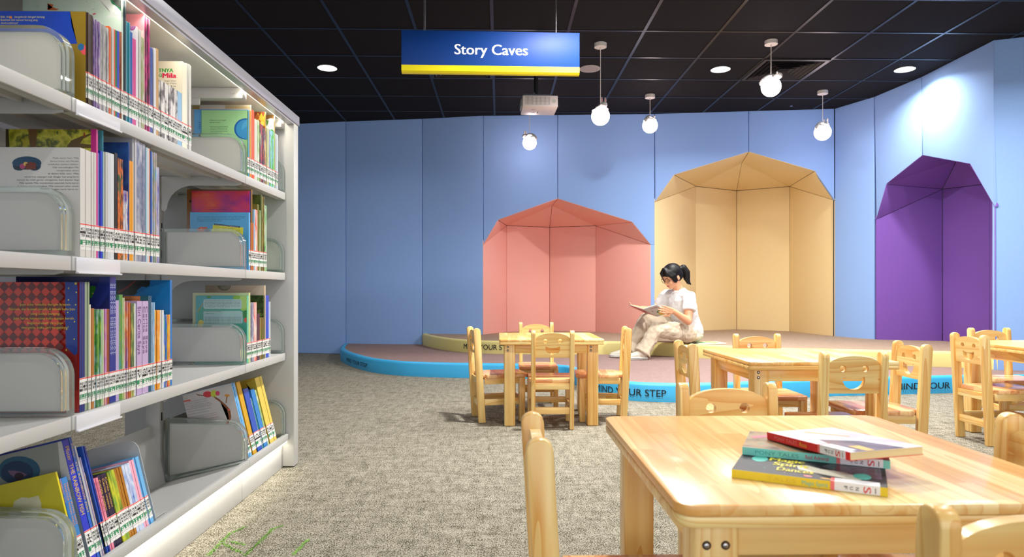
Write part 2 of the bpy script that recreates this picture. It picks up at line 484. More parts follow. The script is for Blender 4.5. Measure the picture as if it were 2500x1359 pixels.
def onw(ka, kb, px, py):
    A, B = W3[ka], W3[kb]; n = (B - A).cross(Vector((0, 0, 1))).normalized()
    p = plane_hit(px, py, A, n); return p - n * 0 
def floorz(v, z): return Vector((v.x, v.y, z))
def cave_faces(L1, L2, A, R2, R1, B, M):
    """B: the inner vertical edges' top points, left to right (3)"""
    zb = Z2 - 0.01
    chain = [L1] + B + [R1]
    fs = [[floorz(a, zb), floorz(b2, zb), b2, a] for a, b2 in zip(chain[:-1], chain[1:])]
    fs += [[L1, L2, B[0]], [L2, A, M, B[0]], [B[0], M, B[1]], [B[1], M, B[2]], [A, R2, B[2], M], [R2, R1, B[2]]]
    return fs
RED = fabric('coral_upholstery', (255, 184, 170)); YEL = fabric('sand_upholstery', (240, 216, 164)); PUR = fabric('violet_upholstery', (126, 86, 174))
L1, L2, A = onw(1179, 1361, 1180, 597), onw(1179, 1361, 1216, 537), onw(1179, 1361, 1361.5, 485)
R2, R1 = onw(1361, 1598, 1543.5, 542), onw(1361, 1598, 1588.5, 597.5)
B1, B2, B3 = C(1237, 550.5, 8.26), C(1342, 554.5, 8.50), C(1454.5, 551, 8.28)
n = (A - L2).cross(B1 - L2).normalized(); M = plane_hit(1348, 502, L2, n)
cave('story_cave', 'coral red faceted padded alcove, the lowest one, left of the seated reader', RED, cave_faces(L1, L2, A, R2, R1, [B1, B2, B3], M), [L1, R1, B2])
L1, L2, A = onw(1598, 1828, 1599.5, 493), onw(1598, 1828, 1645.5, 427), onw(1598, 1828, 1828, 371)
R2, R1 = onw(1828, 2037, 1989, 417.5), onw(1828, 2037, 2040, 490)
B1, B2, B3 = C(1699, 454.6, 8.46), C(1798.5, 465.4, 8.81), C(1927.5, 455, 8.40)
n = (A - L2).cross(B1 - L2).normalized(); M = plane_hit(1811, 398, L2, n)
cave('story_cave', 'sand yellow faceted padded alcove, the tallest one, behind the seated reader', YEL, cave_faces(L1, L2, A, R2, R1, [B1, B2, B3], M), [L1, R1, B2])
L1, L2, A = onw(2133, 2249, 2139, 536), onw(2133, 2249, 2163.8, 449.5), onw(2133, 2249, 2252, 379.3)
R2, R1 = onw(2249, 2426, 2368, 400.7), onw(2249, 2426, 2428.5, 505.8)
B2, B3 = C(2301, 461.5, 6.82), C(2416, 448, 6.30)
M = C(2337, 388, 6.385)
zb = Z2 - 0.01
chain = [L1, B2, B3, R1]
fs = [[floorz(a, zb), floorz(b2, zb), b2, a] for a, b2 in zip(chain[:-1], chain[1:])]
fs += [[L1, L2, B2], [L2, A, M], [L2, M, B2], [M, B3, B2], [A, R2, M], [R2, B3, M], [R2, R1, B3]]
cave('story_cave', 'violet faceted padded alcove in the right hand wall', PUR, fs, [L1, R1, B2])

# ------------------------------------------------------------------ the two carpeted stages
def smooth_path(pts, n=10):
    out = []
    P = [pts[0]] + pts + [pts[-1]]
    for i in range(1, len(P) - 2):
        p0, p1, p2, p3 = P[i - 1], P[i], P[i + 1], P[i + 2]
        for k in range(n):
            t = k / n
            out.append(0.5 * ((2 * p1) + (-p0 + p2) * t + (2 * p0 - 5 * p1 + 4 * p2 - p3) * t * t + (-p0 + 3 * p1 - 3 * p2 + p3) * t ** 3))
    out.append(pts[-1]); return out
def stage(name, label, path, z0, z1, back, rimc, topc, texts):
    t = tag(empty(name, (0, 0, 0)), label, 'stage')
    path = smooth_path([Vector((p.x, p.y, 0)) for p in path])
    n = len(path); RW = 0.05
    nor = []
    for i in range(n):
        d = (path[min(i + 1, n - 1)] - path[max(i - 1, 0)]).normalized()
        nor.append(Vector((d.y, -d.x, 0)))       # outward for a left-to-right path seen from the front
    prof = [(0.0, z0), (0.004, z1 - 0.02), (-0.002, z1 - 0.006), (-0.012, z1 + 0.001), (-0.03, z1 + 0.003), (-RW, z1 + 0.001), (-RW, z1 - 0.02)]
    bm = bmesh.new(); rows = []
    for i in range(n): rows.append([bm.verts.new(path[i] + nor[i] * a + Vector((0, 0, z))) for a, z in prof])
    for i in range(n - 1):
        for j in range(len(prof) - 1): bm.faces.new((rows[i][j], rows[i][j + 1], rows[i + 1][j + 1], rows[i + 1][j]))
    rim = finish('rim', bm, rimc, t, smooth=60)
    inner = [path[i] - nor[i] * RW for i in range(n)]
    bm = bmesh.new()
    f = bm.faces.new([bm.verts.new(Vector((p.x, p.y, z1 - 0.001))) for p in inner + back])
    bmesh.ops.triangulate(bm, faces=bm.faces)
    finish('carpet_top', bm, topc, t, smooth=0)
    # lettering bent along the rim
    cum = [0.0]
    for i in range(1, n): cum.append(cum[-1] + (path[i] - path[i - 1]).length)
    def s_at(px):
        best = None
        for i in range(n - 1):
            q = []
            for k in (i, i + 1):
                d = path[k]; q.append(CXP + F * d.dot(RT) / d.dot(FW))
            if (q[0] - px) * (q[1] - px) <= 0 and abs(q[1] - q[0]) > 1e-6:
                u = (px - q[0]) / (q[1] - q[0]); s = cum[i] + u * (cum[i + 1] - cum[i]); best = s
        return best
    def at(s):
        for i in range(n - 1):
            if cum[i] <= s <= cum[i + 1]:
                u = (s - cum[i]) / (cum[i + 1] - cum[i])
                return path[i].lerp(path[i + 1], u), nor[i].lerp(nor[i + 1], u).normalized()
        return path[-1], nor[-1]
    for (pa, pb, zl, zh) in texts:
        sa, sb = s_at(pa), s_at(pb)
        bm = bmesh.new()
        def fn(x, y):
            p, nn = at(sa + x * (sb - sa)); return p + nn * 0.0065 + Vector((0, 0, zl + y * (zh - zl)))
        put_text(bm, 'MIND YOUR STEP', fn, 0, bold=0.007, fit=True)
        finish('warning_lettering', bm, mat((16, 22, 34), 0.5), rim, smooth=0, recalc=False)
    return t
LOW = [W3[844] + Vector((-0.02, 0.02, 0))] + [PX(px, D) for px, D in ((834, 7.75), (831, 7.39), (840, 7.06), (860, 6.73), (900, 6.33), (960, 6.08), (1020, 5.97), (1100, 5.90), (1200, 5.86), (1300, 5.82), (1370, 5.72), (1398, 5.52), (1420, 5.22), (1450, 4.94), (1500, 4.76), (1560, 4.66), (1640, 4.61), (1720, 4.62), (1820, 4.68), (1930, 4.78), (2030, 4.87), (2165, 4.94), (2273, 5.0), (2380, 5.06), (2496, 5.08), (2620, 5.09))]
BLUER = mat((60, 172, 226), 0.45, name='sky_blue_vinyl')
SHB = lambda p: Vector((p.x, p.y, 0))
back_low = [SHB(PX(2620, 5.4)), SHB(W3[9999]), SHB(PX(2300, 8.0)), SHB(PX(2000, 8.8)), SHB(PX(1500, 8.8)), SHB(PX(1200, 8.4)), SHB(W3[1030]) + Vector((0, .03, 0))]
BRN = carpet('mauve_brown_carpet', [(0.16, (82, 66, 64)), (0.45, (142, 118, 114)), (0.75, (186, 160, 152))], 260, streak=False)
TAN = carpet('taupe_carpet', [(0.16, (104, 86, 70)), (0.45, (160, 138, 118)), (0.75, (196, 174, 152))], 260, streak=False)
LOW = [p for p in LOW]
stage('carpeted_stage', 'lower brown carpeted stage with a blue rim reading MIND YOUR STEP', LOW, 0.0, Z1, back_low, BLUER, BRN,
      [(847, 898, 0.038, 0.078), (1457, 1626, 0.038, 0.088), (2186, 2374, 0.036, 0.086)])
UP = [PX(px, D) for px, D in ((1031.5, 7.93), (1036, 7.78), (1060, 7.42), (1100, 7.08), (1150, 6.88), (1216, 6.77), (1350, 6.72), (1494, 6.70), (1589, 6.62), (1646, 6.50), (1702, 6.37), (1741, 6.27), (1799, 6.12), (1900, 5.94), (2060, 5.80), (2174, 5.72), (2320, 5.61), (2380, 5.52), (2436, 5.42))]
back_up = [SHB(W3[2426]) + Vector((0.35, 0, 0)), SHB(PX(2420, 7.0)), SHB(PX(2300, 8.0)), SHB(PX(2000, 9.0)), SHB(PX(1500, 9.0)), SHB(PX(1200, 8.8)), SHB(W3[1030]) + Vector((0, .3, 0))]
YR = mat((226, 214, 138), 0.5, name='pale_yellow_vinyl')
stage('carpeted_stage', 'upper taupe carpeted stage with a pale yellow rim reading MIND YOUR STEP', UP, Z1 - 0.002, Z2, back_up, YR, TAN,
      [(1133, 1253, 0.168, 0.222)])

# ------------------------------------------------------------------ tables and chairs
def make_table(w=0.6, d=0.6, bolts='v', r=0.012):
    t = empty('childrens_table')
    h = 0.5; th = 0.031
    bm = bmesh.new(); pts = []
    for cx, cy, a0 in ((w / 2 - r, d / 2 - r, 0), (-w / 2 + r, d / 2 - r, 90), (-w / 2 + r, -d / 2 + r, 180), (w / 2 - r, -d / 2 + r, 270)):
        for k in range(6):
            a = (a0 + k * 18) * D2R; pts.append(Vector((cx + r * math.cos(a), cy + r * math.sin(a), h - th)))
    prism(bm, [p + Vector((0, 0, th - .015)) for p in pts], (0, 0, .015), bev=0.003)
    finish('tabletop', bm, WTOP, t, smooth=40)
    bm = bmesh.new(); prism(bm, pts, (0, 0, th - .0152), bev=0.003); finish('edge_frame', bm, WX, t, smooth=40)
    lw = 0.062; ins = 0.03
    for s in (-1, 1):
        bm = bmesh.new(); box(bm, (-w / 2 + ins + lw, s * (d / 2 - ins - 0.018) - 0.011, h - th - 0.05), (w / 2 - ins - lw, s * (d / 2 - ins - 0.018) + 0.011, h - th), 0, bev=0.002)
        finish('apron', bm, WX, t)
        bm = bmesh.new(); box(bm, (s * (w / 2 - ins - 0.018) - 0.011, -d / 2 + ins + lw, h - th - 0.05), (s * (w / 2 - ins - 0.018) + 0.011, d / 2 - ins - lw, h - th), 0, bev=0.002)
        finish('apron', bm, WY, t)
    for sx in (-1, 1):
        for sy in (-1, 1):
            x = sx * (w / 2 - ins - lw / 2); y = sy * (d / 2 - ins - lw / 2)
            bm = bmesh.new(); box(bm, (x - lw / 2, y - lw / 2, 0.001), (x + lw / 2, y + lw / 2, h - th), bev=0.006, seg=3)
            lg = finish('leg', bm, WZ, t)
            spots = [(x - 0.012 * 1, h - th - 0.013), (x - 0.012, h - th - 0.034)] if bolts == 'v' else [(x - 0.014, 0.436), (x + 0.012, 0.436)]
            for bx_, bz in spots:
                bm = bmesh.new(); yy = y + sy * lw / 2
                cyl(bm, (bx_, yy - sy * 0.004, bz), (bx_, yy + sy * 0.0008, bz), 0.0062, 0, seg=20)
                ell(bm, (bx_, yy + sy * 0.001, bz), (0.0042, 0.002, 0.0042), 1)
                finish('bolt', bm, [mat((60, 34, 14), 0.7), mat((190, 190, 190), 0.25, metal=1.0)], lg)
    return t
def make_chair():
    """faces +Y; the back posts stand at y=0 and lean to -Y"""
    t = empty('smiley_chair')
    W = 0.24; ph = 0.557; lean = 0.065; pt = 0.024; pd = 0.044
    def back(z): return -lean * max(0, z - 0.27) * 1.0 - 0.02 * 0
    for s in (-1, 1):
        bm = bmesh.new()
        cy = -0.028; r = pd / 2 - 0.001
        prof = [(-pd / 2 + 0.004, 0.001), (pd / 2 + 0.002, 0.001), (cy + r, ph - r * 0.9)]
        for k in range(1, 8): a = k * PI / 8; prof.append((cy + r * math.cos(a), ph - r * 0.9 + r * 0.9 * math.sin(a)))
        prof += [(cy - r, ph - r * 0.9)]
        x0 = s * W / 2; x1 = x0 - s * pt
        prism(bm, [Vector((x0, y, z)) for y, z in prof], (x1 - x0, 0, 0), bev=0.003)
        finish('leg', bm, WZ, t, smooth=45)
    for s in (-1, 1):
        bm = bmesh.new(); x = s * (W / 2 - 0.006)
        box(bm, (x - 0.016, 0.225, 0.001), (x + 0.016, 0.262, 0.262), bev=0.004)
        finish('leg', bm, WZ, t)
    # seat
    bm = bmesh.new(); hw = 0.128; r = 0.025; y0, y1 = -0.005, 0.285; iw = W / 2 - pt - 0.001
    pts = [Vector((-iw, y0, 0)), Vector((iw, y0, 0)), Vector((iw, 0.024, 0)), Vector((hw, 0.03, 0))]
    for k in range(5): a = k * 22.5 * D2R; pts.append(Vector((hw - r + r * math.cos(a), y1 - r + r * math.sin(a), 0)))
    for k in range(5): a = (90 + k * 22.5) * D2R; pts.append(Vector((-hw + r + r * math.cos(a), y1 - r + r * math.sin(a), 0)))
    pts += [Vector((-hw, 0.03, 0)), Vector((-iw, 0.024, 0))]
    for p in pts: p.z = 0.262
    prism(bm, pts, (0, 0, 0.02), bev=0.003)
    finish('seat', bm, WSEAT, t, smooth=40)
    # rails
    for nm, bxs, m in (('seat_rail', [((-W / 2 + pt, -0.020, 0.226), (W / 2 - pt, 0.000, 0.262)), ((-W / 2 + 0.012, 0.236, 0.226), (W / 2 - 0.012, 0.252, 0.262))], WX),
                       ('seat_rail', [((s * (W / 2 - 0.012) - 0.009, 0.02, 0.226), (s * (W / 2 - 0.012) + 0.009, 0.23, 0.262)) for s in (-1, 1)], WY),
                       ('stretcher', [((-W / 2 + pt, -0.012, 0.088), (W / 2 - pt, 0.008, 0.125))], WX),
                       ('stretcher', [((s * (W / 2 - 0.012) - 0.009, 0.018, 0.102), (s * (W / 2 - 0.012) + 0.009, 0.23, 0.138)) for s in (-1, 1)], WY),
                       ('stretcher', [((-W / 2 + 0.02, 0.236, 0.112), (W / 2 - 0.02, 0.252, 0.146))], WX)):
        for a, b2 in bxs:
            bm = bmesh.new(); box(bm, a, b2, bev=0.002); finish(nm, bm, m, t)
    # smiling back board
    bw = W / 2 - pt; sh = Matrix.Identity(4)
    def P(x, z): return Vector((x, 0.0 - 0.030 * z / ph, z))
    outer = [P(-bw, 0.405), P(bw, 0.405), P(bw, 0.508)]
    for k in range(1, 16): a = PI * k / 16; outer.append(P(bw * math.cos(a), 0.508 + 0.034 * math.sin(a)))
    outer.append(P(-bw, 0.508))
    def disc(cx, cz, r, n=18): return [P(cx + r * math.cos(2 * PI * k / n), cz + r * math.sin(2 * PI * k / n)) for k in range(n)]
    mouth = []
    for k in range(13):        # dipped top edge
        u = -1 + 2 * k / 12; mouth.append(P(u * 0.040, 0.4645 - 0.006 * math.cos(u * PI / 2) ** 1.0 + (0.002 if abs(u) > .8 else 0)))
    for k in range(1, 16):
        a = -PI * k / 16; mouth.append(P(0.042 * math.cos(a), 0.459 + 0.040 * math.sin(a)))
    bm = bmesh.new(); holed(bm, outer, [disc(-0.041, 0.496, 0.0125), disc(0.041, 0.496, 0.0125), mouth], (0, 0.018, 0))
    for v in bm.verts: v.co.y -= 0.007
    finish('backrest', bm, WX, t, smooth=30)
    return t
T0 = make_table(); T4 = make_table(0.61, 0.62, 'h', .026)
CH0 = make_chair()
bpy.context.view_layer.update()
for o in (T0, T4, CH0): CH[o.name] = kids(o)
def place(o, first, xc, D, rz, label, group):
    c = first if not first.get('label') else copy_tree(first)
    p = CX(xc, D); c.location = (p.x, p.y, 0); c.rotation_euler = (0, 0, rz)
    c['label'] = label; c['category'] = o; c['group'] = group
    return c
GT, GC = 'low square pine tables', 'small pine chairs with smiling backs'
# the far tables; T4 is nearest
place('table', T0, 0.221, 4.075, 0, 'square pine table farthest left, four smiling chairs around it, nothing on top', GT)
place('table', T0, 1.223, 2.905, 0, 'square pine table in the middle row, seen over the back of the book table', GT)
place('table', T0, 2.787, 3.43, 0, 'square pine table cut by the right edge of the photo', GT)
place('table', T4, 0.518, 1.19, 0, 'square pine table nearest the camera with three books stacked on it', GT)
def chair(px, D, face, label, rot=0.0, xc=None):
    """px,D: middle of the back posts at the floor; face: direction the sitter looks (deg from +Y, ccw)"""
    x = (px - CXP) / F * D if xc is None else xc
    return place('chair', CH0, x, D, (face + rot) * D2R, label, GC)
chair(0, 3.72, 0, 'smiling pine chair seen from behind, in front of the farthest left table', xc=0.226)
chair(0, 4.01, -90, 'smiling pine chair at the left side of the farthest left table', xc=-0.206, rot=13)
chair(0, 4.03, 90, 'smiling pine chair at the right side of the farthest left table', xc=0.668, rot=-5)
chair(0, 4.60, 180, 'smiling pine chair behind the farthest left table, before the coral alcove', xc=0.169)
chair(0, 2.90, -90, 'smiling pine chair at the left side of the middle table, below the reader', xc=0.785)
chair(0, 3.40, 180, 'smiling pine chair behind the middle table', xc=1.264)
chair(0, 2.45, 0, 'smiling pine chair seen from behind, in front of the middle table', xc=1.246)
chair(0, 2.87, 90, 'smiling pine chair at the right side of the middle table, turned from the rim lettering', xc=1.70, rot=-3)
chair(0, 3.43, -90, 'smiling pine chair at the left side of the table on the right edge', xc=2.39)
chair(0, 3.93, 180, 'smiling pine chair behind the table on the right edge, below the violet alcove', xc=2.845)
chair(0, 1.60, 180, 'smiling pine chair behind the nearest table, only its eyes above the tabletop', xc=0.526)
chair(0, 1.13, -90, 'smiling pine chair at the left side of the nearest table, seen edge on', xc=0.068, rot=0)
chair(0, 1.125, 90, 'smiling pine chair at the right side of the nearest table, one eye hole in view', xc=0.890, rot=-5)
chair(0, 0.735, 0, 'smiling pine chair in the bottom right corner, back towards the camera', xc=0.561)

# ------------------------------------------------------------------ the books on the nearest table
def table_book(name, label, A, B, z, th, width, cov, spine, base=0.5, artfn=None, dz=0.0):
    """A,B: camera-frame (x,D) of the two spine corners; pages away from the viewer"""
    pa, pb = CX(A[0], A[1], z), CX(B[0], B[1], z + dz)
    L = (pb - pa).length; ux = (pb - pa).normalized()
    uy = Vector((0, 0, 1)).cross(ux).normalized(); uz = ux.cross(uy)
    t = bpy.data.objects.new(name, None); COL.objects.link(t)
    t.matrix_world = Matrix.Translation(pa) @ Matrix((ux, uy, uz)).transposed().to_4x4()
    tag(t, label, 'book', 'paperbacks stacked on the nearest table')
    c = 0.0006
    bm = bmesh.new()
    box(bm, (0, 0, 0), (L, width, c), 0); box(bm, (0, 0, th - c), (L, width, th), 1); box(bm, (0, -0.0004, 0), (L, 0.0006, th), 2, bev=0.0002)
    finish('cover', bm, [spine, cov, spine], t, smooth=0)
    bm = bmesh.new(); box(bm, (0.001, 0.0008, c), (L - 0.001, width - 0.001, th - c)); finish('pages', bm, mat((232, 210, 158), 0.8), t, smooth=0)
    # shelf mark sticker wrapped on the spine
    e = 0.0007
    bm = bmesh.new()
    box(bm, (L * 0.655, -e - .0004, 0.0006), (L * 0.68, 0.02, th + e), 1); box(bm, (L * 0.68, -e - .0004, 0.0006), (L * 0.955, 0.02, th + e), 0)
    yy = -e - .0006
    for ch, x, s, mi in (('F', .75, .0046, 2), ('U', .785, .0046, 2), ('N', .82, .0046, 2), ('S', .88, .0095, 3)):
        x_ = x * L
        put_text(bm, ch, lambda u, v: Vector((x_ - v * s * .72, yy, th / 2 - s * .4 + u * s)) if False else Vector((x_ + (v - .5) * s, yy, th / 2 - (u - .5) * s * 0.9)), mi, fit=True, bold=0.01)
    box(bm, (L * .925, yy, th * .2), (L * .93, yy + .0002, th * .8), 2)
    finish('spine_sticker', bm, [mat((238, 238, 240), 0.4), mat((240, 120, 120), 0.4), mat((50, 50, 60), 0.5), mat((226, 50, 50), 0.5)], t, smooth=0, recalc=False)
    if artfn: artfn(t, L, width, th)
    return t
def flat_poly(bm, pts, z, mi): 
    f = bm.faces.new([bm.verts.new(Vector((x, y, z))) for x, y in pts]); f.material_index = mi
def blob(cx, cy, rx, ry, n=14): return [(cx + rx * math.cos(2 * PI * k / n), cy + ry * math.sin(2 * PI * k / n)) for k in range(n)]
def flat_text(bm, s, x, y, w, h, z, mi, bold=0.01):
    put_text(bm, s, lambda u, v: Vector((x + u * w, y + v * h, z)), mi, fit=True, bold=bold)
def sp_text(bm, s, x, w, th, mi, hh=.5, bold=0.0):
    put_text(bm, s, lambda u, v: Vector((x + u * w, -0.0007, th * (.5 - hh / 2) + v * th * hh)), mi, fit=True, bold=bold)
def art1(t, L, W, th):
    bm = bmesh.new(); z = th + 0.0003
    flat_poly(bm, blob(.03, .085, .012, .02), z, 0)
    for i, (s, y) in enumerate((('Magic', .10), ('Spirit', .075), ('Dances', .045))): flat_text(bm, s, .045 + i * .008, y - .02, .05, .02, z + .0002, 1, .03)
    flat_poly(bm, [(.09, .045), (.13, .03), (.17, .02), (.18, .035), (.15, .06), (.12, .062), (.10, .075), (.085, .07)], z, 2)
    flat_poly(bm, [(.12, .08), (.15, .05), (.2, .04), (.2, .12), (.14, .12)], z - .0001, 3)
    flat_poly(bm, blob(.175, .045, .012, .018), z + .0001, 0)
    flat_poly(bm, blob(.105, .012, .006, .004), z, 4); flat_poly(bm, blob(.13, .01, .009, .003), z, 5)
    sp_text(bm, "TALES", .05, .04, th, 6); sp_text(bm, 'Magic Spirit', .098, .034, th, 0)
    for k in range(40): 
        a, c_ = random.uniform(.02, .19), random.uniform(.01, .12); flat_poly(bm, blob(a, c_, .0012, .0012, 6), z, random.choice((1, 4, 0)))
    finish('cover_art', bm, [mat((92, 196, 180), .4), mat((240, 222, 40), .4), mat((220, 216, 196), .4), multi('dusk_purple', [(40, 36, 44), (104, 84, 110), (84, 70, 60)], (40, 40, 1)), mat((246, 130, 140), .4), mat((240, 180, 50), .4), mat((226, 190, 40), .4)], t, smooth=0, recalc=False)
def art2(t, L, W, th):
    bm = bmesh.new(); z = th + 0.0003
    flat_poly(bm, [(.005, .09), (.045, .12), (.05, .11), (.012, .075)], z, 0)
    flat_poly(bm, [(.05, .06), (.09, .05), (.1, .09), (.06, .1)], z, 1)
    sp_text(bm, "PONY TALES", .02, .065, th, 2); sp_text(bm, 'Red Admiral', .095, .033, th, 3, .55, .01)
    flat_poly(bm, [(.15, .1), (.2, .1), (.2, .125), (.15, .125)], z, 0)
    finish('cover_art', bm, [mat((240, 90, 120), .4), mat((130, 200, 180), .4), mat((70, 150, 150), .4), mat((190, 60, 90), .4)], t, smooth=0, recalc=False)
def art3(t, L, W, th):
    bm = bmesh.new(); z = th + 0.0003
    flat_poly(bm, [(.02, .06), (.08, .10), (.085, .094), (.025, .054)], z, 0)
    flat_poly(bm, [(.09, .03), (.15, .012), (L, .012), (L, .1), (.12, .08)], z, 1)
    flat_poly(bm, [(.150, .03), (L, .03), (L, .045), (.152, .05)], z + .0002, 0)
    sp_text(bm, "PONY TALES", .02, .055, th, 2); sp_text(bm, 'Rosa', .082, .016, th, 0, .55, .01)
    finish('cover_art', bm, [mat((244, 186, 60), .4), multi('dusk_mauve', [(60, 44, 50), (120, 96, 110), (150, 120, 100)], (30, 30, 1)), mat((240, 130, 120), .4)], t, smooth=0, recalc=False)
table_book('paperback_book', 'black covered paperback with a yellow spine, lowest of the three stacked books', (0.3324, 1.0046), (0.515, 0.909), 0.5005, 0.0125, 0.135, mat((30, 27, 34), .5), mat((236, 208, 38), .35), artfn=art1)
table_book('paperback_book', 'brown patterned paperback with a turquoise spine, middle of the three stacked books', (0.379, 1.092), (0.5716, 1.0026), 0.5135, 0.0125, 0.135, multi('brown_cover_print', [(70, 60, 40), (140, 120, 90), (170, 140, 100), (96, 150, 130)], (30, 30, 1)), mat((120, 206, 192), .35), artfn=art2)
table_book('paperback_book', 'pale blue paperback with a red spine lying across the top of the stack', (0.4405, 1.145), (0.492, 0.965), 0.5265, 0.0125, 0.135, multi('pale_sky_print', [(196, 214, 246), (236, 236, 250), (226, 200, 236)], (16, 16, 1)), mat((222, 34, 40), .35), artfn=art3, dz=0.009)

# ------------------------------------------------------------------ hanging sign
pl, pr = C(980, 170, 4.33), C(1415, 176, 4.33)
def sign():
    a, b2 = C(980, 174, 4.28), C(1415, 178, 4.33)
    L = Vector((b2.x - a.x, b2.y - a.y, 0)).length
    t = empty('hanging_sign', (a.x, a.y, 0), math.atan2(b2.y - a.y, b2.x - a.x))
    tag(t, 'blue hanging sign reading Story Caves with a yellow strip along its bottom', 'sign')
    ztop = C(980, 73, 4.28).z; zb = C(980, 176, 4.28).z; zy = C(980, 157.5, 4.28).z
    dp = 0.05
    bm = bmesh.new(); box(bm, (0, 0, zy), (L, dp, ztop), bev=0.001)
    finish('sign_panel', bm, mat((12, 64, 142), 0.5, spec=.3), t)
    bm = bmesh.new()
    prism(bm, [Vector((0, 0, zy)), Vector((0, dp, zy)), Vector((0, dp - .012, zb)), Vector((0, .012, zb)), Vector((0, 0, zb + .012))], (L, 0, 0))
    finish('yellow_strip', bm, mat((244, 226, 20), 0.4), t, smooth=0)
    bm = bmesh.new(); k = L / 435
    put_text(bm, 'Story Caves', lambda u, v: Vector(((1109 - 980) * k + u * 178 * k, -0.0012, zy + (157.5 - 130.5) * k + v * 26 * k)), 0, fit=True, bold=0.02)
    finish('lettering', bm, mat((252, 253, 255), 0.7, spec=.1), t, smooth=0, recalc=False)
    for x in (55.5, 378):
        bm = bmesh.new()
        for s in ((-2, 2) if x < 100 else (0,)): cyl(bm, ((x + s * .8) * k, dp / 2, ztop), ((x + s * .8) * k, dp / 2, CEIL), 0.0022)
        finish('hanging_wire', bm, mat((190, 190, 190), 0.3, metal=0.8), t)
sign()

# ------------------------------------------------------------------ projector
def projector():
    a = C(1276, 236, 5.75)
    t = empty('projector', (a.x, a.y, 0), 0.03)
    tag(t, 'white projector on a black ceiling mount below the Story Caves sign', 'projector')
    zt = C(1276, 232, 5.75).z; zb = C(1276, 259.5, 5.75).z; Wd = 86.5 * 5.75 / F
    bm = bmesh.new(); box(bm, (0, 0, zb), (Wd, 0.29, zt), bev=0.006); 
    body = finish('body', bm, mat((236, 230, 226), 0.35), t)
    bm = bmesh.new()
    for i in range(19):
        for j in range(7):
            x = Wd * (.09 + i * .037); z = zb + (zt - zb) * (.2 + j * .105)
            box(bm, (x, -0.0008, z), (x + Wd * .014, 0.001, z + (zt - zb) * .05))
    g = finish('vent_grille', bm, mat((60, 60, 64), 0.5), body, smooth=0)
    bm = bmesh.new(); cyl(bm, (Wd * .89, -.001, (zt + zb) / 2), (Wd * .89, .002, (zt + zb) / 2), .017, seg=24); finish('speaker_patch', bm, mat((206, 212, 200), 0.6), body)
    bm = bmesh.new(); box(bm, (-.012, .06, zb + .02), (0.002, .23, zt - .012), bev=.005); finish('lens_housing', bm, mat((170, 176, 172), 0.4), body)
    bm = bmesh.new()
    for x, y, w_, d_ in ((.28, .10, .06, .012), (.27, .2, .08, .01), (.46, .16, .02, .06), (.84, .14, .008, .012)):
        box(bm, (Wd * x, y, zb - .0006), (Wd * x + w_ * .5, y + d_, zb + .001))
    finish('underside_mark', bm, mat((120, 112, 108), 0.5), body, smooth=0)
    bm = bmesh.new(); box(bm, (Wd * .06, .05, zt + .012), (Wd * .85, .075, zt + .024)); box(bm, (Wd * .06, .2, zt + .012), (Wd * .85, .22, zt + .024)); box(bm, (Wd * .3, .06, zt), (Wd * .7, .21, zt + .014)); finish('bracket', bm, mat((120, 122, 130), 0.3, metal=.8), t)
    bm = bmesh.new(); cyl(bm, (Wd * .42, .14, zt + .02), (Wd * .42, .14, CEIL), .02); box(bm, (Wd * .3, .09, CEIL - .01), (Wd * .54, .19, CEIL)); finish('ceiling_pole', bm, mat((18, 18, 20), 0.4), t)
    bm = bmesh.new(); cyl(bm, (Wd * .35, .09, zt + .042), (Wd * .35, .105, zt + .042), .009); finish('clamp_knob', bm, mat((190, 190, 190), 0.2, metal=1), t)
    bm = bmesh.new(); pts = [Vector((Wd * .8 + .09 * math.sin(a), .14, zt - .03 + .075 * math.cos(a))) for a in [(-10 + k * 16) * D2R for k in range(10)]]
    tube(bm, pts, .003); tube(bm, [p + Vector((-.02, .01, .008)) for p in pts[:7]], .003); finish('cable', bm, mat((16, 16, 18), 0.4), t)
projector()

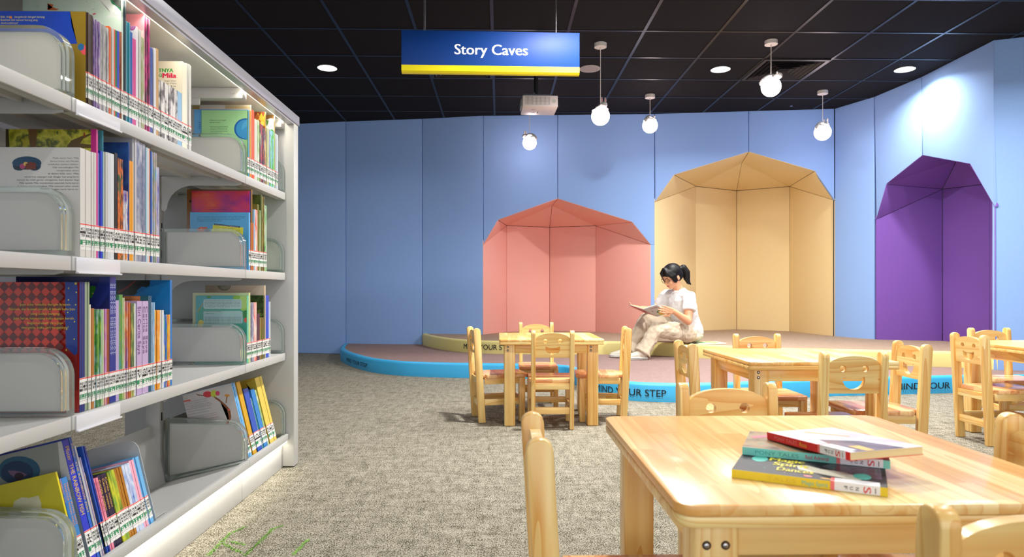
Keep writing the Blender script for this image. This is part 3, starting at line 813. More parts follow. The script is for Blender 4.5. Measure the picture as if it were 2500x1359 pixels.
# ------------------------------------------------------------------ pendant globes with sleeping animals
GLOBE = emis('lit_opal_globe', (255, 232, 232), 15.0)
def pendant(cpx, D, gpx, gpy, r, label, kind, yaw, roll=0.0):
    g = C(gpx, gpy, D); c = PX(cpx, D)
    t = tag(empty('globe_pendant', (g.x, g.y, CEIL)), label, 'pendant lamp', 'opal globe pendants with sleeping animals')
    zg = g.z - CEIL
    IV = mat((222, 214, 206), 0.45, name='ivory_lacquer')
    bm = bmesh.new(); cyl(bm, (0, 0, -.032), (0, 0, 0), .051, seg=32); bevel(bm, [e for e in bm.edges if e.calc_face_angle(0) > 1], .003)
    cyl(bm, (0, 0, -.048), (0, 0, -.03), .007); finish('ceiling_rose', bm, IV, t)
    bm = bmesh.new(); cyl(bm, (0, 0, zg + r), (0, 0, -.04), .0033); cyl(bm, (0, 0, zg + r - .004), (0, 0, zg + r + .02), .008, r2=.005); finish('cord', bm, IV, t)
    bm = bmesh.new(); ell(bm, (0, 0, zg), (r, r, r), seg=32, ring=20); finish('globe', bm, GLOBE, t)
    # animal hugging the top
    a = tag(empty('animal_figure', (0, 0, zg), yaw), 'white sleeping %s hugging the globe' % kind); a.parent = t
    AW = mat((206, 204, 200), 0.6, name='figure_white')
    bm = bmesh.new()
    pts = [Vector((math.sin(an) * (r + .008), .006, math.cos(an) * (r + .008))) for an in [(-62 + k * 12) * D2R for k in range(8)]]
    for i, (p, q) in enumerate(zip(pts[:-1], pts[1:])): cap(bm, p, q, .019 + .003 * math.sin(i / 6 * PI), .019 + .003 * math.sin((i + 1) / 6 * PI))
    ell(bm, pts[0] + Vector((-.012, 0, .008)), (.009, .009, .009))
    for s in (-1, 1):
        for an in (-42, 12):
            p = Vector((math.sin(an * D2R) * (r + .006), s * .012, math.cos(an * D2R) * (r + .006)))
            q = Vector((math.sin((an + 8) * D2R) * r * .93, s * .052, math.cos((an + 8) * D2R) * r * .82)); cap(bm, p, q, .011, .0085)
    finish('body', bm, AW, a)
    hd = Vector((math.sin(36 * D2R) * (r + .02), 0, math.cos(36 * D2R) * (r + .022)))
    bm = bmesh.new(); ell(bm, hd, (.031, .029, .026), seg=20, ring=14)
    head = finish('head', bm, AW, a)
    for s in (-1, 1):
        bm = bmesh.new()
        if kind == 'rabbit':
            ell(bm, hd + Vector((-.006, s * .017, .04)), (.006, .010, .026)); 
            ell(bm, hd + Vector((-.001, s * .017, .04)), (.0035, .006, .019), 1)
            finish('ear', bm, [AW, mat((236, 160, 160), .6)], head)
        else:
            ell(bm, hd + Vector((-.004, s * .024, .022)), (.006, .011, .011)); finish('ear', bm, AW, head)
    bm = bmesh.new()
    for s in (-1, 1):
        arc = [hd + Vector((.0285 - abs(s) * .002, s * .013 + .006 * math.sin(an), -.002 - .003 * math.cos(an))) for an in (-1.2, -.5, 0, .5, 1.2)]
        tube(bm, arc, .0011, seg=6)
    ell(bm, hd + Vector((.031, 0, -.009)), (.002, .0035, .0025))
    finish('sleepy_face', bm, mat((50, 40, 40), .5), head)
pendant(1465, 5.51, 1466, 283.5, .0755, 'globe pendant with a sleeping long eared rabbit, longest cord right of the sign', 'rabbit', -PI / 2 + .35)
pendant(1584, 6.97, 1587, 306.5, .078, 'smaller looking globe pendant between the rabbit globe and the sand alcove', 'bear', .9)
pendant(1886, 5.45, 1882.5, 212, .0785, 'globe pendant with a round eared bear, hanging beside the black air diffuser', 'bear', -.6)
pendant(2008, 6.83, 2008.5, 323, .082, 'globe pendant farthest right, near the corner between the alcoves', 'rabbit', .5)
pendant(1291, 7.30, 1293, 348.5, .0755, 'globe pendant farthest left, hanging directly below the projector', 'rabbit', PI - .5)

# ------------------------------------------------------------------ ceiling fittings
def diffuser(X, Y, label):
    t = tag(empty('air_diffuser', (X, Y, CEIL)), label, 'air vent', 'four way black air diffusers')
    bk = mat((30, 29, 32), .45, name='black_louvre')
    bm = bmesh.new()
    for x0, y0, x1, y1 in ((-.295, -.295, .295, -.265), (-.295, .265, .295, .295), (-.295, -.265, -.265, .265), (.265, -.265, .295, .265)): box(bm, (x0, y0, -.012), (x1, y1, 0))
    finish('frame', bm, bk, t, smooth=0)
    for k in range(5):
        s = .25 - k * .045
        bm = bmesh.new()
        for an in range(4):
            M_ = Matrix.Rotation(an * PI / 2, 4, 'Z')
            vs = [bm.verts.new(M_ @ Vector(p)) for p in ((-s, -s, -.014), (s, -s, -.014), (s - .032, -s + .032, .012), (-s + .032, -s + .032, .012))]
            bm.faces.new(vs)
        finish('louvre', bm, bk, t, smooth=0)
diffuser(2.645, 6.118, 'black four way air diffuser behind the bear globe')
diffuser(-0.355, 6.118, 'black four way air diffuser half hidden below the sign')
p = PX(1440, 6.13)
t = tag(empty('ceiling_speaker', (p.x, p.y, CEIL)), 'unlit round grey disc in the ceiling beside the sign edge', 'ceiling speaker')
bm = bmesh.new(); cyl(bm, (0, 0, -.008), (0, 0, .001), .095, seg=40); finish('bezel', bm, mat((190, 182, 176), .5), t)
bm = bmesh.new(); cyl(bm, (0, 0, -.0095), (0, 0, -.007), .082, seg=40); finish('grille', bm, mat((168, 160, 156), .6), t)
p = PX(1932, 7.27)
t = tag(empty('sprinkler_head', (p.x, p.y, CEIL)), 'tiny metal sprinkler head in the ceiling near the far wall', 'sprinkler')
bm = bmesh.new(); cyl(bm, (0, 0, -.03), (0, 0, 0), .008); cyl(bm, (0, 0, -.034), (0, 0, -.03), .016); finish('nozzle', bm, mat((210, 210, 210), .2, metal=1), t)
# ------------------------------------------------------------------ library shelf (front face is the plane x = XF)
XF, XB = -0.94, -1.245
SY0, SY1 = 0.40, 2.945
JOINTS = (0.475, 1.478, 2.482)
SHZ = {'A': 1.209, 'B': 0.858, 'C': 0.506, 'D': 0.144}
TILT = 13.5 * D2R
shelf = tag(empty('library_shelf', (XB - 0.03, 1.7, 0)), 'tall white double sided metal library shelf full of picture books along the left edge', 'bookshelf')
OFF = -shelf.location
def part(name, bm, m, parent=shelf, smooth=35, **kw):
    if parent is shelf:
        for v in bm.verts: v.co += OFF
    return finish(name, bm, m, parent, smooth, **kw)
# canopy
bm = bmesh.new(); box(bm, (-1.645, SY0, 1.528), (-0.905, SY1 + 0.06, 1.558), bev=.003)
canopy = part('canopy', bm, WHITE)
bm = bmesh.new(); box(bm, (-0.909, SY0, 1.520), (-0.901, SY1 + 0.066, 1.560), bev=.001); box(bm, (-0.935, SY0, 1.512), (-0.905, SY1, 1.529))
part('fascia', bm, [mat((176, 176, 184), .3, metal=.35, name='grey_fascia')])
LEDM = emis('warm_white_led', (255, 244, 214), 1.6)
bm = bmesh.new(); box(bm, (-0.952, SY0, 1.5225), (-0.942, SY1 - .01, 1.5285)); part('light_strip', bm, LEDM, smooth=0)
for y in (JOINTS[1], JOINTS[2], SY1 - .03):
    bm = bmesh.new(); box(bm, (-1.62, y - .02, 1.488), (-0.945, y + .02, 1.528), bev=.003); cyl(bm, (-0.98, y - .023, 1.51), (-0.98, y - .019, 1.51), .006, seg=12)
    if y < 2.6: box(bm, (-1.6, y - .026, 1.462), (-1.1, y - .012, 1.49), bev=.006)
    part('cross_rail', bm, WHITE)
# end panel
bm = bmesh.new(); box(bm, (-1.645, SY1, 0.004), (-0.905, SY1 + .062, 1.528), bev=.004); part('end_panel', bm, WHITE)
bm = bmesh.new(); box(bm, (-1.645, SY0 - .062, 0.004), (-0.905, SY0, 1.528), bev=.004); part('end_panel', bm, WHITE)
# centre uprights
for y in JOINTS:
    bm = bmesh.new(); box(bm, (-1.30, y - .016, 0.0), (-1.25, y + .016, 1.50), bev=.002)
    up = part('upright', bm, WHITE)
    bm = bmesh.new()
    for k in range(12):
        z = .3 + k * .1; box(bm, (-1.2502 , y - .004, z), (-1.2485, y + .002, z + .03))
    for v in bm.verts: v.co += OFF
    finish('slot', bm, mat((20, 20, 20), .8), up, smooth=0)
# shelves, front and back side
bays = list(zip((SY0,) + JOINTS, JOINTS + (SY1,)))
for k, z in SHZ.items():
    for ya, yb in bays:
        if k == 'D': continue
        for side in (0, 1):
            f, b_ = (XF, XB) if side == 0 else (-1.61, -1.305)
            s = 1 if side == 0 else -1
            bm = bmesh.new()
            x0, x1 = min(f, b_), max(f, b_)
            box(bm, (x0 + (.0115 if s < 0 else 0), ya + .0015, z - .006), (x1 - (.0115 if s > 0 else 0), yb - .0015, z - .0002))
            lx0, lx1 = (f - .012, f) if s > 0 else (f, f + .012)
            box(bm, (lx0, ya + .0015, z - .032), (lx1, yb - .0015, z), bev=.002)
            box(bm, (min(f - s * .03, f - s * .012), ya + .01, z - .032), (max(f - s * .03, f - s * .012), yb - .01, z - .026))
            for g in (.1, .2): box(bm, (f - s * g - .006, ya + .02, z - .018), (f - s * g + .006, yb - .02, z - .006))
            part('shelf_board', bm, WHITE)
    if k != 'D':
        for y in JOINTS:
            for s, f, b_ in ((1, XF - .012, XB), (-1, -1.598, -1.305)):
                bm = bmesh.new(); zz = z - .007
                pr = [(b_, zz), (f, zz), (f, zz - .03), (f - s * .02, zz - .034)]
                xa = b_ + s * .115; 
                for q in range(9):
                    a = q / 8 * PI / 2; pr.append((xa - s * .095 * math.sin(a) , zz - .034 - .085 * (1 - math.cos(a))))
                pr += [(b_ + s * .012, zz - .13), (b_, zz - .125)]
                prism(bm, [Vector((x, y - .012, zz_)) for x, zz_ in pr], (0, .003, 0)); part('bracket', bm, WHITE)
# label holders on the shelf lips
for z, ya, yb in ((SHZ['A'], 1.49, 1.66), (SHZ['B'], 1.49, 1.66), (SHZ['C'], 1.49, 1.66)):
    bm = bmesh.new(); box(bm, (XF, ya, z - .034), (XF + .003, yb, z - .002), bev=.0008); box(bm, (XF, ya, z - .038), (XF + .008, yb, z - .034), bev=.0008)
    part('label_holder', bm, mat((222, 222, 226), .25))
# bottom tilted shelf with plinth
ct, st_ = math.cos(TILT), math.sin(TILT)
def tp(u, v, y):           # u back along the board, v up from it
    return Vector((XF - u * ct - v * st_, y, SHZ['D'] - u * st_ + v * ct))
for ya, yb in bays:
    bm = bmesh.new()
    prism(bm, [tp(0, 0, ya + .0015), tp(.30, 0, ya + .0015), tp(.30, -.006, ya + .0015), tp(0, -.006, ya + .0015)], (0, yb - ya - .003, 0))
    prism(bm, [Vector((XF + .012, ya + .0015, .150)), Vector((XF - .005, ya + .0015, .150)), Vector((XF - .008, ya + .0015, .122)), Vector((XF + .012, ya + .0015, .122))], (0, yb - ya - .003, 0), bev=.001)
    part('shelf_board', bm, WHITE)
    bm = bmesh.new(); prism(bm, [tp(.298, 0, ya + .003), tp(.298, .215, ya + .003), tp(.303, .215, ya + .003), tp(.303, 0, ya + .003)], (0, yb - ya - .006, 0)); part('back_plate', bm, WHITE)
    bm = bmesh.new(); box(bm, (-1.62, ya + .0015, .1), (-1.30, yb - .0015, .108)); part('shelf_board', bm, WHITE)
    bm = bmesh.new(); box(bm, (XF - .026, ya + .001, 0.001), (XF - .014, yb - .001, .122), bev=.001); part('plinth', bm, WHITE)
    bm = bmesh.new(); box(bm, (-1.60, ya + .001, 0.001), (-1.588, yb - .001, .1), bev=.001); part('plinth', bm, WHITE)
bm = bmesh.new(); box(bm, (XF - .002, SY0, .113), (XF + .008, SY1 - .01, .121)); part('light_strip', bm, LEDM, smooth=0)
def strip_light(name, x, z, E, ry, col=(1.0, .93, .78), sp=PI):
    ld = bpy.data.lights.new(name, 'AREA'); ld.shape = 'RECTANGLE'; ld.size = .012; ld.size_y = SY1 - SY0 - .03; ld.energy = E; ld.color = col; ld.spread = sp
    lo = bpy.data.objects.new(name, ld); COL.objects.link(lo); lo.parent = shelf; lo.location = Vector((x, (SY0 + SY1) / 2, z)) + OFF; lo.rotation_euler = (0, ry, 0)
strip_light('canopy_led', -0.947, 1.520, 2.0, -0.5)
strip_light('plinth_led', XF + .003, .1115, 1.0, 0.25)
# dividers: white plate with a clear rim
def divider(z, y, tilted=False, back=False):
    r = .062; hh = .150; dp = .300
    t = tag(empty('shelf_divider', (0, 0, 0))); t.parent = shelf
    def outline(o):     # o = inset
        pts = [(0 - dp + o, o), (-o, o)]
        for k in range(9):
            a = k / 8 * PI / 2; pts.append((-r + (r - o) * math.cos(a), hh - r + (r - o) * math.sin(a)))
        pts += [(-dp + o, hh - o)]
        return pts
    def W_(x, zz, y_):
        if tilted:
            u = -x; zt = zz
            zz2 = zz * (1 + .55 * (u / dp))
            p_ = Vector((XF + .002 - u * ct, y_, SHZ['D'] - u * st_ + .002 + zz2))
        else: p_ = Vector(((XF - .003 + x) if not back else (-1.607 - x), y_, z + .001 + zz))
        return p_ + OFF
    y0 = y - .014
    bm = bmesh.new()
    prism(bm, [W_(x, zz, y0 + .009) for x, zz in outline(.011)], (0, .010, 0))
    finish('plate', bm, mat((192, 192, 186), .3, name='divider_plate'), t)
    bm = bmesh.new()
    outer = [W_(x, zz, y0) for x, zz in outline(0)]; inner = [W_(x, zz, y0) for x, zz in outline(.012)]
    holed(bm, outer, [inner], (0, .028, 0))
    bevel(bm, [e for e in bm.edges if e.calc_face_angle(0) > 1.2], .0012)
    finish('clear_rim', bm, ACR, t)
for k in 'ABC':
    for y in (JOINTS[0], JOINTS[1] , JOINTS[2], SY1 - .02): divider(SHZ[k], y)
    divider(SHZ[k], JOINTS[2], back=True); divider(SHZ[k], SY1 - .02, back=True)
for y in (JOINTS[1], JOINTS[2], SY1 - .02): divider(0, y, tilted=True)
# metal bookend plates that hold the rows
def bookend(name, label, z, y, w_, h, tilted=False):
    t = tag(empty(name, (0, y, 0)), label, 'bookend', 'metal bookends at the end of a row')
    bm = bmesh.new(); r = .03; pts = [(-w_, 0), (0, 0)]
    for k in range(7): a = k / 6 * PI / 2; pts.append((-r + r * math.cos(a), h - r + r * math.sin(a)))
    for k in range(7): a = PI / 2 + k / 6 * PI / 2; pts.append((-w_ + r + r * math.cos(a), h - r + r * math.sin(a)))
    f = (lambda x, zz: tp(-x + .012, zz + .002, 0)) if tilted else (lambda x, zz: Vector((XF - .02 + x, 0, z + .001 + zz)))
    prism(bm, [f(x, zz) for x, zz in pts], (0, .0016, 0)); finish('plate', bm, mat((196, 198, 196), .35, name='bookend_grey'), t)
    bm = bmesh.new(); q = [(-w_ * .8, 0), (-w_ * .2, 0)]
    prism(bm, [f(-w_ * .85, .0005), f(-w_ * .1, .0005), f(-w_ * .1, .0005) + Vector((0, .09, 0)), f(-w_ * .85, .0005) + Vector((0, .09, 0))], (0, 0, .0012)); finish('foot', bm, mat((196, 198, 196), .35, name='bookend_grey'), t, smooth=0)

# ------------------------------------------------------------------ books on the shelf
CN = {
 'dark brown': (62, 42, 22), 'grey purple': [(200, 196, 204), (150, 120, 170), (90, 70, 130), (214, 212, 214)], 'silver grey': [(206, 206, 206), (150, 148, 148), (214, 214, 212)],
 'orange': (220, 100, 40), 'green': (28, 110, 56), 'royal blue': (34, 54, 196), 'brownish red': [(120, 60, 50), (180, 120, 90), (70, 60, 90)], 'pale green': (196, 220, 204),
 'dark teal': (22, 50, 62), 'teal': (50, 140, 158), 'blue': (44, 96, 176), 'magenta': (206, 66, 138), 'plum and white': (222, 218, 222), 'light grey': (196, 196, 190),
 'olive white': [(214, 214, 196), (170, 180, 120), (220, 220, 214)], 'dark maroon': [(46, 22, 34), (90, 30, 60), (190, 40, 120), (40, 22, 32)], 'dark blue pattern': [(34, 60, 130), (60, 90, 170), (110, 60, 40)],
 'white grey': (206, 208, 214), 'tan': (196, 152, 86), 'white with black script': [(216, 214, 210), (224, 222, 218), (70, 66, 70), (214, 212, 208)], 'light blue': (136, 184, 216), 'cream': (240, 232, 208), 'pale silver': (206, 206, 200),
 'sky blue': (90, 170, 226), 'amber': (226, 160, 50), 'bright orange': (232, 88, 36), 'cream grey': (222, 220, 206), 'white and green': [(226, 226, 214), (140, 180, 100), (226, 226, 220)],
 'red and dark green': [(60, 90, 60), (180, 40, 50), (40, 60, 80), (200, 190, 120)], 'mixed red': [(190, 120, 60), (70, 50, 90), (220, 200, 160)], 'brown flame': [(140, 70, 40), (200, 170, 60), (120, 60, 40)], 'white meadow': [(226, 232, 236), (90, 170, 70), (120, 180, 220)],
 'cobalt': (30, 80, 180), 'grass green': [(76, 178, 66), (110, 190, 90), (150, 200, 230), (70, 160, 60)], 'palm brown': [(150, 110, 60), (210, 190, 130)], 'white blue': [(226, 230, 234), (190, 210, 226)],
 'white': (214, 212, 206), 'periwinkle': (110, 118, 196), 'black': (30, 32, 36), 'black colourful': [(26, 26, 26), (30, 28, 30), (220, 110, 40), (40, 90, 50), (28, 26, 26)], 'white violet pattern': [(220, 220, 224), (90, 50, 150), (216, 216, 220), (220, 140, 50)],
 'night blue': (40, 76, 150), 'yellow orange': (232, 160, 40), 'grey mist': [(190, 192, 200), (110, 120, 150), (160, 164, 176)], 'pale aqua': (176, 208, 220), 'pink orange': [(236, 170, 150), (230, 140, 80)], 'sky and sea': [(110, 180, 220), (190, 170, 160), (40, 140, 110)], 'white and indigo': [(214, 212, 220), (50, 44, 160)],
 'gold brown': (170, 124, 54), 'orange brown': (190, 96, 48), 'white red': [(228, 226, 218), (220, 90, 70)], 'olive': (128, 124, 60), 'leaf green': [(70, 130, 50), (190, 200, 160)], 'forest pattern': [(40, 50, 30), (96, 110, 50), (60, 40, 40)], 'dark stripe': [(50, 34, 40), (150, 140, 70), (60, 40, 60)], 'pale leaf': [(230, 232, 226), (80, 190, 80)],
 'navy': (26, 44, 118), 'sage': (150, 166, 140), 'ochre brown': (176, 116, 58), 'pastel': [(160, 210, 214), (190, 214, 150), (210, 190, 210)], 'lime and green': [(150, 190, 60), (40, 120, 50), (176, 206, 214)], 'pink violet': [(206, 140, 190), (170, 110, 170), (220, 160, 140)], 'rust': (156, 84, 50), 'dark blue': (24, 48, 140), 'lavender': (178, 162, 206),
 'teal green': [(70, 150, 140), (110, 160, 60), (80, 130, 150)], 'purple orange': [(120, 90, 160), (210, 120, 60), (230, 220, 200)], 'indigo mixed': [(40, 50, 110), (90, 120, 60), (210, 190, 120)], 'lilac': (190, 166, 206), 'petrol': (36, 88, 116), 'ice blue': [(190, 212, 232), (90, 150, 190)], 'golden': [(240, 210, 140), (226, 140, 40), (220, 170, 60)], 'pearl': (214, 218, 220), 'rainbow': [(60, 170, 90), (40, 100, 200), (220, 200, 50)], 'crimson': [(206, 36, 70), (226, 180, 40), (200, 40, 80)], 'azure': (20, 116, 190),
 'aqua': [(60, 170, 170), (120, 200, 150)], 'pale lime': (196, 214, 150), 'grey violet': [(200, 204, 214), (120, 120, 150), (220, 222, 226)], 'dark plum': [(50, 30, 60), (90, 50, 70)], 'moss': [(110, 120, 60), (150, 110, 60)], 'dark green': (30, 70, 34), 'beige': (196, 178, 150), 'bright blue': (30, 80, 196),
 'yellow': (226, 212, 40), 'blue and orange': [(40, 120, 190), (30, 110, 190), (236, 150, 40)], 'midnight': [(22, 26, 60), (40, 80, 90), (90, 60, 110)], 'blue with gold title': [(30, 90, 190), (40, 100, 200), (90, 60, 170)], 'grey white': (196, 196, 200), 'pale violet': (184, 176, 206), 'mustard': (214, 160, 30), 'pink': (232, 136, 160), 'dark indigo': (38, 26, 62), 'green and yellow': [(60, 110, 40), (200, 200, 50), (90, 150, 60)], 'brown': [(150, 90, 30), (190, 130, 40)], 'blue and white': [(40, 100, 200), (210, 220, 236), (90, 140, 210)], 'rose': (240, 170, 190), 'baby blue': (110, 180, 230),
 'gold': (206, 160, 40), 'white and teal': [(226, 230, 226), (30, 140, 120)], 'cerulean': (50, 130, 200), 'yellow beige': (222, 196, 90),
}
def colmat(nm):
    c = CN[nm]
    if isinstance(c, list): return multi('print_' + nm.replace(' ', '_'), c, (8, 22, 16), .28, 3)
    return mat(c, .28, name='cover_' + nm.replace(' ', '_'))
LABW = mat((232, 232, 228), .4, name='label_white'); LABR = mat((232, 96, 90), .4, name='label_red'); LABK = mat((26, 28, 30), .6, name='label_black'); LABG = mat((20, 140, 84), .5, name='label_green'); LABL = mat((180, 182, 180), .5, name='label_line')
_LAB = []
def lab_mesh(i):
    """spine label, unit width in y, 0.06 tall"""
    rng = random.Random(i); bm = bmesh.new(); Hh = .060
    box(bm, (-.004, 0, 0), (.0005, 1, Hh), 0)
    box(bm, (-.004, -.001, Hh - .0032), (.0007, 1.001, Hh - .0004), 1)
    for z in (.012, .0225, .045): box(bm, (0, 0, z), (.0006, 1, z + .0004), 4)
    rows = [''.join(rng.choice('NAFSCOMTHERI') for _ in range(rng.choice((1, 2)))) for _ in range(3)]
    for k, s in enumerate(rows):
        z = .0445 - k * .0075
        put_text(bm, s, lambda u, v: Vector((.0009, .14 + u * .72, z + v * .006)), 2, fit=True, bold=.025)
    g = 'P' if i % 3 == 0 else 'F'
    put_text(bm, g, lambda u, v: Vector((.0009, .1 + u * .8, .0115 + v * .0115)), 3, fit=True, bold=.05)
    put_text(bm, 'IC', lambda u, v: Vector((.0009, .2 + u * .6, .0068 + v * .002)), 2, fit=True)
    me = bpy.data.meshes.new('spine_label'); bm.to_mesh(me); bm.free()
    for m in (LABW, LABR, LABK, LABG, LABL): me.materials.append(m)
    return me
LABM = [lab_mesh(i) for i in range(9)]
nbk = 0
def make_book(th, h, dep, m, tilt=0.0):
    t = empty('picture_book'); t.rotation_euler = (0, -tilt, 0)
    c = min(.0016, th * .16)
    bm = bmesh.new()
    box(bm, (-dep, 0, 0), (0, c, h)); box(bm, (-dep, th - c, 0), (0, th, h)); box(bm, (-c * 1.2, 0, 0), (.0003, th, h), bev=min(.0006, th * .15), seg=2)
    finish('cover', bm, m, t, smooth=0)
    bm = bmesh.new(); box(bm, (-dep + .003, c, .002), (-c, th - c, h - .003)); finish('pages', bm, PAGE, t, smooth=0)
    l = link('spine_label', LABM[0], t); l.scale = (1, th, 1); l.location = (.0002, 0, .017)
    return t
def solve_h(px, py, X, z0, tilt):
    """height of a book whose spine top shows at px,py: returns (y, h)"""
    lo, hi = .02, .6
    def zz(h):
        x = X - h * math.sin(tilt); y = hit_x(px, x); d = Vector((x, y, 0)).dot(FW)
        return y, H - (py - HOR) / F * d - (z0 + h * math.cos(tilt))
    for _ in range(50):
        mid = (lo + hi) / 2
        if zz(mid)[1] > 0: lo = mid
        else: hi = mid
    return zz(lo)[0], lo
USED = {}
def words_label(thick, col, prev, nxt, where, n, tall):
    a = ('thick ' if thick > .012 else 'thin ') + ('tall ' if tall else '') + col + ' picture book'
    return a, prev, nxt
BOOKS = []
def row(section, where, ox, oy, sc, z, spec, tilt=0.0, ymin=None):
    """spec: (x0, x1, n, ytop, colour, opts)"""
    cur = ymin; grp = 'picture books on the ' + where
    out = []
    for idx, it in enumerate(spec):
        x0, x1, n, yt, colr = it[:5]; n = n if n < 4 else int(n * .76 + .5); op = it[5] if len(it) > 5 else {}
        px0, px1 = ox + x0 / sc, ox + x1 / sc; py = oy + yt / sc
        X = XF - .010
        if tilt:
            ya, h = solve_h(px0, py, X, z, tilt); yb, _ = solve_h(px1, py, X, z, tilt)
            # keep the same height along the run
            yb = hit_x(px1, X - h * math.sin(tilt))
        else:
            ya, h = solve_h(px0, py, X, z, 0); yb = hit_x(px1, X)
        if 'h' in op: h = op['h']
        if cur is None: cur = ya
        if idx == 0: cur = max(ya, cur)
        ya = max(ya, cur) if ya - cur < .004 else cur + .0 if False else max(cur, min(ya, cur + .012))
        if yb - ya < .0015 * n: yb = ya + .0022 * n
        th = (yb - ya) / n
        base = None
        pc = spec[idx - 1][4] if idx else None; nc = spec[idx + 1][4] if idx + 1 < len(spec) else None
        for i in range(n):
            y = ya + th * i
            if base is None:
                b = make_book(th - .0002, h, op.get('dep', .19), colmat(colr), tilt); base = b
                bpy.context.view_layer.update(); CH[b.name] = kids(b)
            else: b = copy_tree(base)
            b.location = (X + random.uniform(-.0025, .001) , y, z + .0006)
            for ch in b.children if False else []: pass
            b['category'] = 'book'; b['_k'] = 1
            BOOKS.append((b, section, where, colr, pc, nc, n, th, h, idx, i))
            out.append((b, colr, y))
            if 'title' in op:
                if i == 0:
                    tb = bmesh.new(); tt_, tc_ = op['title']; tl = (h - .085) * .78
                    put_text(tb, tt_, lambda u, v: Vector((.0009, .5 + (v - .5) * .62, .082 + (h - .088) * .95 - u * tl)), 0, fit=True)
                    tmsh = bpy.data.meshes.new('spine_title'); tb.to_mesh(tmsh); tb.free(); tmsh.materials.append(mat(tc_, .4))
                tl_o = link('spine_title', tmsh, b); tl_o.scale = (1, th - .0004, 1)
            if 'art' in op and i == (0 if op.get('first', True) else n - 1): cover_art(b, y, op['art'], ox, oy, sc, op.get('dep', .19), h, tilt, z, X)
        cur = yb
    return out
def clip(poly, x0, x1, z0, z1):
    def cl(P, ins, inter):
        o = []
        for i in range(len(P)):
            a, b2 = P[i - 1], P[i]
            if ins(b2):
                if not ins(a): o.append(inter(a, b2))
                o.append(b2)
            elif ins(a): o.append(inter(a, b2))
        return o
    def ix(v, k): return lambda a, b2: tuple(a[j] + (b2[j] - a[j]) * (v - a[k]) / (b2[k] - a[k]) for j in (0, 1))
    for ins, it in ((lambda p: p[0] >= x0, ix(x0, 0)), (lambda p: p[0] <= x1, ix(x1, 0)), (lambda p: p[1] >= z0, ix(z0, 1)), (lambda p: p[1] <= z1, ix(z1, 1))):
        if len(poly) < 3: return []
        poly = cl(poly, ins, it)
    return poly
def cover_art(b, y, items, ox, oy, sc, dep, h, tilt, z, X):
    Mi = (Matrix.Translation(b.location) @ Matrix.Rotation(-tilt, 4, 'Y')).inverted()
    def loc(x, yy, off):
        p = plane_hit(ox + x / sc, oy + yy / sc, Vector((0, y, 0)), Vector((0, 1, 0)))
        q = Mi @ p; return (q.x, q.z)
    bm = bmesh.new(); ms = []; keys = {}
    def mi(c):
        k = str(c)
        if k not in keys:
            keys[k] = len(ms); ms.append(c if isinstance(c, bpy.types.Material) else mat(c, .3))
        return keys[k]
    off = -.0004
    for it in items:
        off -= .00003
        if it[0] == 'full': pts = [(-dep, 0), (0, 0), (0, h), (-dep, h)]; c = it[1]
        elif it[0] == 'poly': pts = [loc(a, b2, 0) for a, b2 in it[1]]; c = it[2]
        elif it[0] == 'disc': pts = [loc(it[1] + it[3] * math.cos(2 * PI * k / 20), it[2] + it[4] * math.sin(2 * PI * k / 20), 0) for k in range(20)]; c = it[5]
        elif it[0] == 'text':
            _, x, yy, w_, hh, s, c = it[:7]; sl = it[7] if len(it) > 7 else 0
            k = mi(c)
            def fn(u, v):
                q = loc(x + u * w_, yy - v * hh + sl * u * w_, 0); return Vector((q[0], off, q[1]))
            put_text(bm, s, fn, k, fit=True, bold=it[8] if len(it) > 8 else 0.0); continue
        if len(pts) > 8 or it[0] == 'poly' or it[0] == 'full' or it[0] == 'disc':
            # concave polygons are triangulated first
            t2 = bmesh.new(); f = t2.faces.new([t2.verts.new((p[0], 0, p[1])) for p in pts]); bmesh.ops.triangulate(t2, faces=[f])
            k = mi(c)
            for f in t2.faces:
                q = clip([(v.co.x, v.co.z) for v in f.verts], -dep + .0005, -.0002, .0005, h - .0005)
                if len(q) >= 3:
                    nf = bm.faces.new([bm.verts.new((p[0], off, p[1])) for p in q]); nf.material_index = k
            t2.free()
    finish('cover_art', bm, ms, b, smooth=0, recalc=False)
def arc_pts(*p): return list(p)
KT = (30, 30, 34)
def para(x, y, w_, hh, lead, lines, c, sl=0.0, right=False):
    out = []
    mx = max(len(s) for s in lines)
    for i, s in enumerate(lines):
        ww = w_ * len(s) / mx; xx = x + (w_ - ww) if right else x
        out.append(('text', xx, y + i * lead, ww, hh, s, c, sl))
    return out
